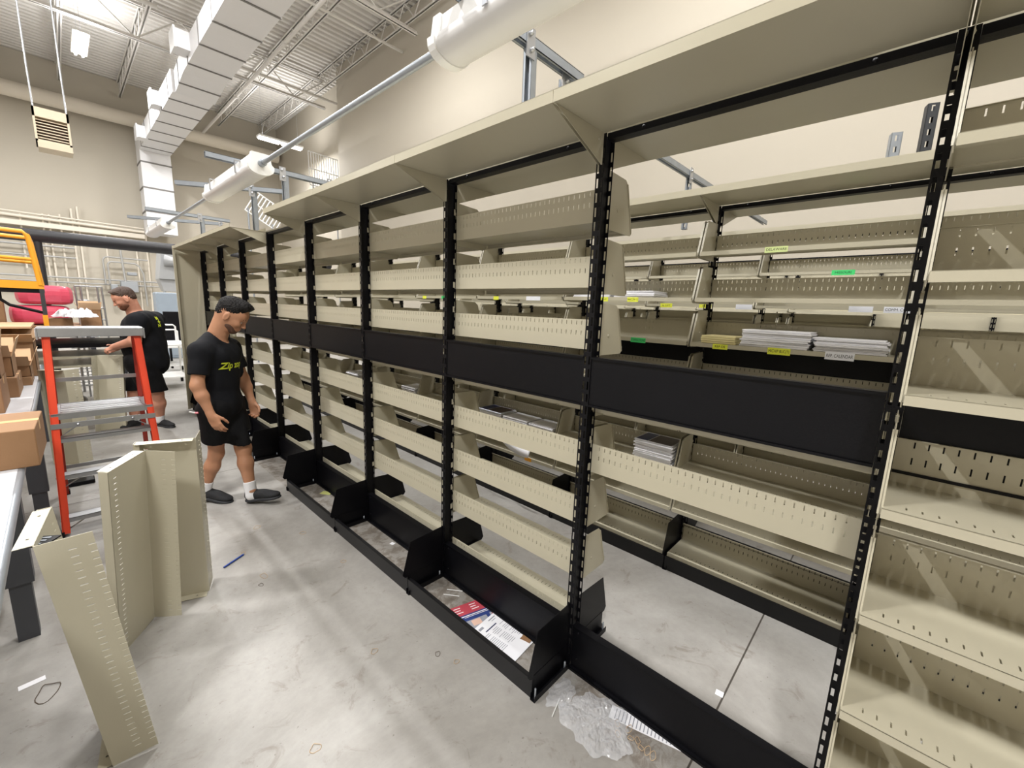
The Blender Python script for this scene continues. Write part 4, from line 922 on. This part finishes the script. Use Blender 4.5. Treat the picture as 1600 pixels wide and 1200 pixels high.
# pan direction x, length y, back plate z = x cross y
loose('loose slotted shelf stood on end, nearest the camera and leaning left', (-.033, 1.753, .004), (-.084, -.075, .885), (.165, .985, 0))
def loose2(label, bottom, lengthv, panv, backv):
    y = Vector(lengthv).normalized(); x = Vector(panv); x = (x-y*x.dot(y)).normalized(); z = x.cross(y)
    if z.dot(Vector(backv)) < 0: y = -y; z = -z; c = Vector(bottom)-y*HL
    else: c = Vector(bottom)+y*HL
    o = link('slotted_shelf', LOOSE); o.matrix_world = Matrix(((x.x, y.x, z.x, c.x), (x.y, y.y, z.y, c.y), (x.z, y.z, z.z, c.z), (0, 0, 0, 1)))
    return tag(o, label, 'shelf', 'loose putty shelves stood on end')
loose2('loose slotted shelf stood on end, middle one, its inner corner towards the camera', (.169, 2.535, .004), (.032, -.085, .885), (-.58, -.81, 0), (.81, -.58, 0))
loose2('loose slotted shelf stood on end, farthest of the floor group, beside the walking man', (.404, 2.583, .004), (-.004, -.06, .889), (-.94, .33, 0), (.33, .94, 0))
o = loose2('loose slotted shelf the big man holds upright on the floor', (.19, 6.74, .004), (.05, .0, .885), (.90, -.42, 0), (-.42, -.90, 0))
loose2('loose slotted shelf stood on end behind the ladder, left', (-.02, 5.50, .004), (-.01, .02, .885), (-.6, .8, 0), (.8, .6, 0))
# shelf end clip lying on the near loose shelf
mb = MB(); M = Matrix.Translation((-.105, 1.735, .872)) @ Matrix.Rotation(R(-35), 4, 'Z')
mb.box(-.028, .028, -.03, .03, 0, .004, 0, M); mb.box(-.016, -.010, -.020, .020, .004, .0055, 1, M)
for q in (-.02, -.002, .014): mb.box(-.016, .012, q, q+.006, .004, .0055, 1, M)
tag(mb.build('black_tag', [BLK, GALV]), 'black tag with grey marks at the top of the nearest loose shelf', 'tag')

# ---------------------------------------------------------------- clutter at the far left
PINK = mat('pink_foam_wrap', (206, 74, 98), .3, var=.12, scale=9, bump=.35, bscale=12, coat=.3)
def pillow(label, x0, x1, y0, y1, z0, z1):
    mb = MB(); mb.bevbox(x0, x1, y0, y1, z0, z1, .07); o = mb.build('foam_bundle', PINK); m = o.modifiers.new('s', 'SUBSURF'); m.levels = m.render_levels = 1; tag(o, label, 'foam bundle', 'pink foam bundles')
pillow('pink wrapped foam bundle at the far left, upper one', -.42, .17, 9.0, 9.6, 1.41, 1.69); pillow('pink wrapped foam bundle at the far left, lower one', -.50, .12, 9.0, 9.6, 1.125, 1.405)
r = empty('packing_bench', (-.2, 9.4, 0), 0, 'brown packing bench under the pink foam bundles', 'bench')
MB().box(-.9, .35, 8.85, 9.9, 1.09, 1.12).build('benchtop', CARD, r); MB().box(-.88, .33, 8.9, 9.85, .62, .65).build('shelf_board', TAN, r)
for x in (-.85, .3):
    for y in (8.9, 9.82): MB().box(x-.02, x+.02, y-.02, y+.02, 0, 1.09).build('leg', LEGM, r)
settle(r)
carton('dark brown box standing left of the pink foam', -.80, -.505, 8.75, 8.95, 1.12, .36, 0, 0, 'boxes behind the ladder')
carton('small brown box behind the ladder top', -.10, .10, 7.5, 7.8, 1.115, .165, 0, 0, 'boxes behind the ladder')
carton('open brown box with its mouth towards the camera, behind the ladder', .18, .38, 8.0, 8.25, 1.115, .27, 80, 0, 'boxes behind the ladder')
r = empty('sorting_table', (0.1, 7.9, 0), 0, 'table behind the ladder carrying boxes and white wrapping', 'table')
MB().box(-.35, .62, 7.35, 8.4, 1.085, 1.115).build('tabletop', WHITE, r); MB().box(-.33, .60, 7.4, 8.35, .93, .98).build('drawer_shelf', BLK, r)
for x in (-.32, .58):
    for y in (7.4, 8.35): MB().box(x-.02, x+.02, y-.02, y+.02, 0, 1.085).build('leg', LEGM, r)
for z in (.80, .68): MB().box(-.3, .56, 7.45, 8.3, z, z+.02).build('shelf_board', TAN, r)
settle(r)
# crumpled white wrap
def crumple(name, label, x0, x1, y0, y1, z, amp, m, n=26, seed=3, cat='wrapping', edge=None, thick=.001):
    rs = random.Random(seed); ph = [(rs.uniform(8, 40)/max(x1-x0, .2), rs.uniform(8, 40)/max(y1-y0, .2), rs.uniform(0, 6)) for _ in range(7)]
    mb = MB(); vs = []
    for j in range(n+1):
        for i in range(n+1):
            u, v = i/n, j/n; aa, bb = 2*u-1, 2*v-1; th = math.atan2(bb, aa); mm = max(abs(aa), abs(bb)); rad = mm*(.86+.07*math.sin(3*th+seed)+.06*math.sin(5*th+2*seed)+.05*math.sin(11*th)); x = (x0+x1)/2+(x1-x0)/2*rad*math.cos(th)*1.15; y = (y0+y1)/2+(y1-y0)/2*rad*math.sin(th)*1.15; h = sum(abs(math.sin(a*x*.6+b*y*.6+c)) for a, b, c in ph)/7
            fall = min(1, 6*min(u, 1-u, v, 1-v)+.15); vs.append((x+rs.uniform(-.3, .3)*(x1-x0)/n, y+rs.uniform(-.3, .3)*(y1-y0)/n, z+.001+amp*h*fall*rs.uniform(.75, 1.1)))
    fs = [(j*(n+1)+i, j*(n+1)+i+1, (j+1)*(n+1)+i+1, (j+1)*(n+1)+i) for j in range(n) for i in range(n)]
    mb.add(vs, fs, 0, False); o = mb.build(name, m); md = o.modifiers.new('t', 'SOLIDIFY'); md.thickness = thick; return tag(o, label, cat)
crumple('white_wrap', 'crumpled white wrapping draped over the boxes behind the ladder', -.06, .34, 7.35, 7.99, 1.29, .13, PAPER, 16, 5)
# wire cart with coil ladder sides and casters
r = empty('wire_rack_cart', (.17, 9.0, 0), 0, 'chrome wire rack cart with grey casters behind the ladder', 'cart')
for x in (.13, .24): MB().tube([(x, 8.6, .18), (x, 8.6, 1.12)], .016, 8).build('post', STEEL, r)
for i in range(17):
    z = .27+i*.05; mb = MB(); mb.tube([(.06, 8.6, z), (.13, 8.6, z), (.24, 8.6, z+.006), (.36, 8.62, z+.004)], .006, 5); mb.build('wire_ledge', STEEL, r)
for x in (.09, .28):
    o = MB().lathe([(0, -.02), (.06, -.02), (.065, -.012), (.065, .012), (.06, .02), (0, .02)], (x, 8.6, .065), (.5, .86, 0), 20).build('caster_wheel', mat('grey_rubber', (140, 140, 138), .6), r); MB().box(x-.02, x+.02, 8.57, 8.63, .10, .19).build('caster_fork', STEEL, o)
MB().tube([(-.28, 8.7, .26), (.50, 8.7, .26)], .012, 6).build('bottom_rail', STEEL, r)
settle(r)
r = empty('ladder_frame', (.32, 9.6, 1.12), 0, 'bright aluminium frame rack standing behind the boxes', 'rack')
for x in (.20, .26, .44, .49): MB().tube([(x, 9.2, 1.0), (x-.01, 9.2, 1.70)], .012, 8).build('upright', ALU, r)
for z in (1.70, 1.38, 1.20): MB().tube([(.19, 9.2, z), (.48, 9.2, z)], .011, 8).build('crossbar', ALU, r)
for x in (.20, .49): MB().tube([(x, 9.2, 0), (x, 9.2, 1.0)], .012, 8).build('upright', ALU, r)
settle(r)
def bale(label, x0, x1, y0, y1, z0, z1, m): tag(MB().bevbox(x0, x1, y0, y1, z0, z1, .03).build('wrapped_parcel', m), label, 'parcel')
bale('silvery wrapped parcel inside the aluminium frame rack', .20, .34, 9.25, 9.5, 1.121, 1.5, GALV)
MB_ = None
# scissor lift basket
r = empty('scissor_lift', (-.6, 7.3, 0), 0, 'yellow orange scissor lift basket at the left edge above the pink foam', 'lift')
YEL = mat('lift_yellow', (226, 156, 38), .4, var=.05)
for y in (7.0, 7.75):
    mb = MB(); mb.tube([(-1.4, y, 2.235), (-.19, y, 2.215), (-.155, y, 2.17), (-.115, y, 1.66)], .022, 10); mb.build('guard_rail', YEL, r)
    MB().tube([(-1.4, y, 1.965), (-.14, y, 1.93)], .018, 8).build('mid_rail', YEL, r)
    mb = MB(); mb.box(-1.4, -.10, y-.012, y+.012, 1.62, 1.70); mb.build('toe_board', YEL, r)
mb = MB(); mb.tube([(-.155, 7.0, 2.18), (-.155, 7.75, 2.18)], .02, 8); mb.build('end_rail', YEL, r)
MB().box(-1.4, -.10, 7.0, 7.76, 1.575, 1.62).build('platform_deck', BLK, r)
mb = MB(); mb.box(-.13, -.095, 6.98, 7.02, 1.28, 1.62); mb.build('corner_post', DKG, r); MB().box(-.135, -.095, 6.975, 7.02, 1.16, 1.34).build('corner_post', YEL, r)
mb = MB(); mb.tube([(-.42, 7.05, 1.60), (-.42, 7.05, 1.5), (-.36, 7.05, 1.44), (-.12, 7.05, 1.36)], .016, 8); mb.build('scissor_arm', BLK, r)
mb = MB(); mb.box(-1.4, -.5, 7.1, 7.7, .3, .6); mb.build('chassis', YEL, r)
for k in range(4):
    beam(MB(), (-1.3, 7.15, .6+k*.24), (-.55, 7.15, .84+k*.24), .05, .03, (0, 0, 1)).build('scissor_arm', DKG, r); beam(MB(), (-.55, 7.2, .6+k*.24), (-1.3, 7.2, .84+k*.24), .05, .03, (0, 0, 1)).build('scissor_arm', DKG, r)
for x in (-1.25, -.65):
    for y in (7.08, 7.72): MB().lathe([(0, -.05), (.15, -.05), (.16, 0), (.15, .05), (0, .05)], (x, y, .16), (0, 1, 0), 16).build('wheel', BLK, r)
settle(r)
# louvred wire grilles and white racking leaning against the right wall beyond the front row
for lab, o_, ux_, uz_, n, w, h in [('white wire grille panel standing high beside the wall corner', (5.9, 14.6, 5.3), (1, .1, 0), (-.02, 0, 1), 12, 1.0, 1.0), ('white wire rack leaning in zigzags above the front row canopy', (3.35, 12.2, 3.75), (.85, -.05, -.5), (.5, 0, .85), 9, .75, .55)]:
    r = empty('wire_grille', o_, 0, lab, 'rack'); U = Vector(ux_).normalized(); V_ = Vector(uz_).normalized(); O_ = Vector(o_)
    for i in range(n+1):
        a = O_+U*(w*i/n); MB().tube([a, a+V_*h], .014, 5).build('wire', WHITE, r)
    for t in (0, .5, 1):
        a = O_+V_*(h*t); MB().tube([a, a+U*w], .018, 5).build('cross_wire', WHITE, r)
    for t in (.1, .9):
        a = O_+U*w*t; MB().tube([(a.x, a.y, 0), (a.x, a.y, a.z+.1)], .02, 6).build('support_post', GALV, r)
    settle(r)
# ---------------------------------------------------------------- printed matter on the shelves
PAPM = [PAPER, mat('paper_cool', (214, 220, 232), .6), mat('paper_grey', (198, 198, 202), .6)]
CRM = mat('cream_paper', (226, 214, 160), .7); NAVY = mat('navy_cover', (32, 42, 92), .4); DARKP = mat('dark_cover_photo', (66, 48, 44), .4, var=.6, scale=30)
def booklets(rowx, y0, y1, z0, n, t, label, group, mats=None, depth=.19, x0=.025, jit=.006, cover=None, lead=0):
    """a flat stack of booklets lying on a shelf of a near face: every booklet is its own object"""
    w = (y1-y0)/2; d = depth/2; first = None
    for i in range(n):
        m = (mats or PAPM)[i % len(mats or PAPM)] if i % 5 else (mats or PAPM)[0]
        if first is None or i == n-1 and cover:
            mb = MB(); mb.bevbox(-d, d, -w, w, 0, t*.92, t*.2, 0)
            if i == n-1 and cover: mb.box(-d+.01, d-.01, -w+.01, w*.25, t*.92, t*.93+.0004, 1); mb.box(-d+.01, d-.01, w*.3, w-.01, t*.92, t*.93+.0004, 2)
            o = mb.build('booklet', [m, DARKP, NAVY]); first = first or o
        else: o = first.copy(); COL.objects.link(o)
        o.location = (rowx-x0-d+random.uniform(-jit, jit), (y0+y1)/2+random.uniform(-jit, jit)+lead*i, z0+i*t+.0006); o.rotation_euler = (0, 0, random.uniform(-.02, .02))
        pos = 'topmost' if i == n-1 else 'bottom' if i == 0 else (ORD+['eleventh', 'twelfth'])[i]+' up'
        tag(o, label+', '+pos, 'booklet', group)
zb = lambda lv: LEV[lv]+.0004
booklets(BX, .665, .845, zb(2), 4, .011, 'cream paper stack, left on the third level, second row', 'cream stack on the third level', [CRM], .2, .02, .003)
booklets(BX, .335, .640, zb(2), 9, .0098, 'thick white magazine stack mid third level', 'thick white stack on the third level', None, .2, .02, .006)
booklets(BX, .045, .315, zb(2), 10, .0066, 'slipping white leaflet stack, right on the third level', 'white leaflet stack on the third level', None, .2, .02, .012)
booklets(BX, .92+.02, 1.19, zb(5), 12, .0105, 'booklet stack seen through the wide bay', 'booklet stack on the sixth level', None, .2, .02, .008, True)
booklets(BX, .52, .86, zb(3), 3, .012, 'magazine with navy cover, fourth level, second row', 'magazines on the fourth level', None, .2, .02, .006, True)
booklets(BX, 2.42, 2.70, zb(5), 5, .009, 'magazines with dark cover under the first middle rail', 'magazines on the sixth level, left', None, .2, .02, .01, True)
booklets(BX, 2.12, 2.39, zb(5), 4, .008, 'white booklets beside the dark covered magazines', 'booklets on the sixth level, centre', None, .2, .02, .006)
booklets(BX, 1.86, 2.10, zb(5), 4, .008, 'white booklets right of the others under the first middle rail', 'booklets on the sixth level, right', None, .2, .02, .006)
booklets(BX, 3.70, 3.95, zb(5), 6, .010, 'small rolled booklets under the second middle rail', 'booklets under the second middle rail', None, .2, .02, .012)
booklets(BX, 4.95, 5.25, zb(5), 5, .010, 'loose white leaflets under the third middle rail', 'leaflets under the third middle rail', None, .2, .02, .02)
booklets(BX, 1.15, 1.42, zb(1), 5, .008, 'white second level booklets behind the first bay, right pile', 'second level booklets, right pile', None, .2, .02, .006)
booklets(BX, 1.45, 1.74, zb(1), 4, .008, 'pale second level booklets behind the first bay, left pile', 'second level booklets, left pile', None, .2, .02, .006)
booklets(CX, .02, .36, zb(3) if 0 else LEV[4]+.0004, 3, .012, 'white booklets glimpsed on the third row behind the wide bay', 'booklets on the third row', None, .2, .02, .004)
booklets(BX, 1.25, 1.66, zb(3), 3, .010, 'blue covered booklets just above the first middle rail', 'booklets above the first middle rail', None, .2, .02, .006, True)
booklets(BX, 3.0, 3.5, zb(3), 3, .010, 'curled white booklets above the second middle rail', 'booklets above the second middle rail', None, .2, .02, .02)
# sticky shelf labels on the front lips (parts of the shelves they stick to)
LAB = {'yellow': mat('yellow_label', (226, 232, 70), .6), 'green': mat('green_label', (64, 206, 112), .6), 'white': mat('white_label', (232, 234, 240), .6), 'pale': mat('pale_green_label', (206, 220, 150), .6), 'orange': mat('orange_label', (232, 160, 40), .6)}
INK = mat('ink', (30, 30, 34), .7)
SHELVES = {}
for o in COL.objects:
    if o.name.startswith('slotted_shelf') and o.type == 'EMPTY': SHELVES[(round(o.location.x, 1), round(o.location.y, 1), round(o.location.z, 2))] = o
def shelf_at(rowx, k, lv): return SHELVES.get((round(rowx, 1), round(yk(k)+S/2, 1), round(LEV[lv], 2)))
def lip_label(rowx, k, lv, y, col, txt, w=.10, h=.028, dz=-.014):
    sh = shelf_at(rowx, k, lv)
    if sh is None: return
    ly = -(y-sh.location.y)    # near face shelves are turned by pi
    o = MB().box(.2322, .2328, ly-w/2, ly+w/2, dz-h/2, dz+h/2).build('shelf_label', LAB[col], sh); o['label'] = col+' shelf label'
    if txt:
        cu = bpy.data.curves.new('t', 'FONT'); cu.body = txt; cu.size = h*.62; cu.align_x = 'CENTER'; cu.align_y = 'CENTER'
        to = bpy.data.objects.new('t', cu); COL.objects.link(to); bpy.context.view_layer.update()
        me = bpy.data.meshes.new_from_object(to.evaluated_get(bpy.context.evaluated_depsgraph_get())); bpy.data.objects.remove(to)
        wd = max(v.co.x for v in me.vertices)-min(v.co.x for v in me.vertices); s = min(1, w*.9/max(wd, 1e-6))
        for v in me.vertices: v.co = (.2331, v.co.x*s+ly, v.co.y+dz)
        me.materials.clear(); me.materials.append(INK); link('lettering', me, o)
lip_label(BX, -1, 0, .53, 'pale', 'DELAWARE', .10, .028, -.012)
lip_label(BX, -1, 2, .735, 'yellow', 'REP-DE', .078)
lip_label(BX, -1, 2, .455, 'yellow', 'MICHIP BUC(T)', .10, .034)
lip_label(BX, -1, 2, .21, 'white', 'REP. CALENDAR', .11, .036)
lip_label(BX, 0, 2, 1.22, 'green', 'CORRECTIONS', .10, .03)
lip_label(BX, 0, 1, 1.49, 'yellow', 'NH-41', .07); lip_label(BX, 0, 1, 1.28, 'yellow', 'MACON 12', .075)
lip_label(CX, -1, 0, .38, 'green', 'MISSOURI', .13, .035, -.014)
lip_label(CX, -1, 1, .25, 'white', '', .13, .04); lip_label(CX, -1, 1, -.0+.06, 'white', 'COMM. CON.', .14, .04)
lip_label(CX, 0, 1, 1.62, 'yellow', 'A. CITY', .11, .036); lip_label(CX, 0, 1, 1.28, 'yellow', 'MASS.', .10, .03); lip_label(CX, 0, 1, .98, 'white', '', .12, .04)
lip_label(BX, 1, 6, 2.08, 'orange', '', .07, .03)
lip_label(BX, 1, 1, 2.5, 'yellow', '', .06); lip_label(BX, 2, 1, 3.2, 'green', '', .06); lip_label(BX, 2, 1, 3.5, 'yellow', '', .06); lip_label(BX, 1, 1, 2.1, 'white', '', .14, .03)
# ---------------------------------------------------------------- things on the floor
FL = .0006
# leaflet: red band, navy photo block; white form; scrap of cardboard
RED = mat('red_print', (176, 66, 78), .5); NAV2 = mat('navy_print', (42, 60, 118), .5); WPR = mat('white_print', (236, 232, 232), .6); GPR = mat('grey_print', (150, 152, 160), .6); FLESH = mat('pale_print', (214, 178, 160), .6)
def sheet(name, label, corner, u, v, w, h, items, base, cat='paper', z=FL, t=.0012):
    """w along u, h along v, items are (u0, u1, v0, v1, material index)"""
    U = Vector(u).normalized(); V_ = Vector(v); V_ = (V_-U*V_.dot(U)).normalized(); N = U.cross(V_); c = Vector(corner)
    if N.z < 0: N = -N
    M = Matrix(((U.x, V_.x, N.x, c.x), (U.y, V_.y, N.y, c.y), (U.z, V_.z, N.z, z), (0, 0, 0, 1)))
    mb = MB(); mb.box(0, w, 0, h, 0, t, 0, M)
    for i, (a, b, c_, d, mi) in enumerate(items): mb.box(a, b, c_, d, t, t+.0002+.00008*(i > 3)+.00002*(i % 5), mi, M)
    return tag(mb.build(name, base), label, cat)
rs = random.Random(4)
it = [(0, .30, 0, .078, 1), (0, .30, .078, .215, 2)]
for k in range(3):
    for j in range(3): it.append((.03+k*.09, .03+k*.09+rs.uniform(.03, .06), .016+j*.018, .021+j*.018, 3))
it += [(.02, .25, .087, .092, 3), (.06, .27, .098, .101, 3), (.05, .17, .125, .20, 4), (.08, .13, .13, .17, 5), (.19, .27, .12, .17, 4), (.20, .24, .13, .155, 1)]
sheet('leaflet', 'red and navy printed leaflet lying in the nearest base bay', (1.243, 1.562, 0), (.96, -.28, 0), (-.28, -.96, 0), .222, .205, [(min(a, .222), min(b, .222), c, min(d, .205), m) for a, b, c, d, m in it if a < .222], [WPR, RED, NAV2, WPR, GPR, FLESH], 'leaflet')
it = [(.01, .014, .01, .26, 2) if 0 else (.055, .062, .055, .135, 1)]
for k in range(12):
    for j in range(3):
        u0 = .075+k*.0105; 
        if rs.random() < .85: it.append((u0, u0+.003, .010+j*.060, .010+j*.060+rs.uniform(.03, .050), 2))
it += [(.015, .022, .02, .07, 2), (.03, .034, .03, .06, 2), (.212, .220, .02, .06, 1), (.02, .035, .12, .15, 2)]
sheet('printed_form', 'white printed form overlapping the leaflet in the nearest base bay', (1.413, 1.375, 0), (.10, -.99, 0), (-.99, -.10, 0), .275, .190, it, [PAPER, mat('navy_ink', (52, 58, 92), .6), GPR], 'paper', .0024)
sheet('cardboard_scrap', 'small torn cardboard square lying on the white form', (1.375, 1.155, 0), (.2, -1, 0), (1, .2, 0), .052, .048, [], [CARD], 'scrap', .0042, .003)
sheet('paper_scrap', 'small yellowish paper scrap beside the leaflet', (1.405, 1.42, 0), (.6, -1, 0), (1, .6, 0), .05, .03, [], [mat('yellow_scrap', (220, 214, 150), .7)], 'scrap', .0004, .002)
sheet('paper_scrap', 'crumpled yellow green paper scrap in the third base bay', (1.34, 3.40, 0), (.6, -1, 0), (1, .6, 0), .09, .05, [], [mat('lime_scrap', (206, 210, 130), .7)], 'scrap', .0004, .004)
sheet('paper_scrap', 'white paper scrap in the second base bay', (1.36, 2.33, 0), (.3, -1, 0), (1, .3, 0), .03, .025, [], [PAPER], 'scrap', .0004, .002)
sheet('paper_scrap', 'white paper scrap on the floor below the work table', (-.27, 2.39, 0), (1, .1, 0), (0, 1, 0), .075, .03, [], [PAPER], 'scrap', .0004, .001)
sheet('paper_scrap', 'tiny white paper chip in the open floor near the base rail', (1.75, .34, 0), (1, .1, 0), (0, 1, 0), .03, .03, [], [PAPER], 'scrap', .0004, .001)
mb = MB(); mb.tube([(.514, 2.766, .006), (.632, 2.836, .006)], .0055, 8); mb.tube([(.632, 2.836, .006), (.640, 2.841, .006)], [.005, .001], 8)
tag(mb.build('blue_stick', mat('blue_plastic', (40, 70, 150), .4)), 'thin blue stick on the floor beside the loose shelves', 'stick')
BAND = mat('rubber_band', (186, 160, 128), .6); BAND2 = mat('dark_band', (92, 80, 68), .6)
bands = [(1.036, 1.365, .012, 'near the kick plate of the nearest base bay', 1), (.837, 1.582, .014, 'in the middle of the aisle floor', 0), (.469, 1.333, .016, 'near the bottom edge of the picture', 0), (.999, 2.859, .018, 'beside the second base bay', 0), (.657, 2.528, .018, 'left of the aisle, near the blue stick', 0), (.638, 2.859, .016, 'just beyond the blue stick', 0), (-.189, 2.305, .034, 'large thin one under the work table', 1), (.80, 3.15, .02, 'before the walking man', 0), (1.07, 1.27, .011, 'tan one by the nearest kick plate', 0), (1.05, 2.35, .014, 'by the second kick plate', 0), (.62, 2.45, .012, 'small one near the loose shelves', 1)]
for i, (x, y, rr, where, dk) in enumerate(bands):
    pts = [(x+rr*(1+.25*math.sin(2*q+i))*math.cos(q), y+rr*(1.5 if i in (6, 4) else 1)*math.sin(q)*(1+.2*math.cos(3*q+i)), .0022+.0015*math.sin(q)) for q in [2*math.pi*k/20 for k in range(20)]]
    tag(MB().tube(pts, .0011 if i != 6 else .0018, 5, closed=True).build('rubber_band', BAND2 if dk else BAND), 'rubber band on the floor, '+where, 'rubber band', 'rubber bands on the floor')
# clear plastic film and crumpled receipt paper by the nearest base rail
FILM = mat('clear_film', (240, 242, 246), .08, spec=1, alpha=.2)
crumple('plastic_film', 'crumpled clear plastic film on the floor before the wide bay', 1.15, 1.395, .52, .80, 0, .034, FILM, 40, 8, 'plastic film', thick=.0004)
crumple('plastic_film', 'smaller crumple of clear film beside the nearest base corner', 1.20, 1.36, .79, .885, 0, .012, FILM, 24, 12, 'plastic film', thick=.0004)
sheet('printed_form', 'creased printed paper half under the film by the base rail', (1.33, .64, 0), (.28, -1, 0), (1, .28, 0), .30, .06, [(.02+.014*k, .024+.014*k, .005, .052, 2) for k in range(18)], [PAPER, INK, GPR], 'paper', .0004)
for i in range(8):
    a = rs.uniform(0, 6); x = 1.31+rs.uniform(-.02, .03); y = .60-.022*i
    pts = [(x+.014*math.cos(q)*(1+.3*math.sin(2*q+a)), y+.010*math.sin(q), .004+.0035*(1+math.sin(q+a))) for q in [2*math.pi*k/14 for k in range(14)]]
    tag(MB().tube(pts, .0011, 5, closed=True).build('rubber_band', BAND), 'tangled tan rubber band on the creased paper by the base rail', 'rubber band', 'rubber bands tangled by the base rail')
for (x, y, a, lab) in ((1.40, 1.62, 2.2, 'longer white plastic strip on the dirty floor of the nearest base bay'), (1.36, 1.60, 2.2, 'shorter white plastic strip beside the longer one'), (1.17, .80, .3, 'clear plastic stub on the floor by the base corner')):
    tag(MB().tube([(x, y, .003), (x+.09*math.cos(a), y+.09*math.sin(a), .003)], .0024, 6).build('plastic_strip', WHITE), lab, 'plastic strip')
# a curled white leaflet hanging over a lip in the second row, and its neighbours
mb = MB(); vs = []; n = 16
for i in range(n+1):
    t = i/n; x = BX-.232-.03-.05*math.sin(t*2.2); z = LEV[6]+.03+.06*(1-t)**2; y = 2.36-.34*t
    vs += [(x, y, z), (x+.02, y, z+.05+.02*math.sin(3*t))]
mb.add(vs, [(2*i, 2*i+1, 2*i+3, 2*i+2) for i in range(n)], 0, True); o = mb.build('leaflet', PAPER); md = o.modifiers.new('t', 'SOLIDIFY'); md.thickness = .0012
tag(o, 'curled white leaflet sagging over a shelf lip of the second row', 'leaflet')
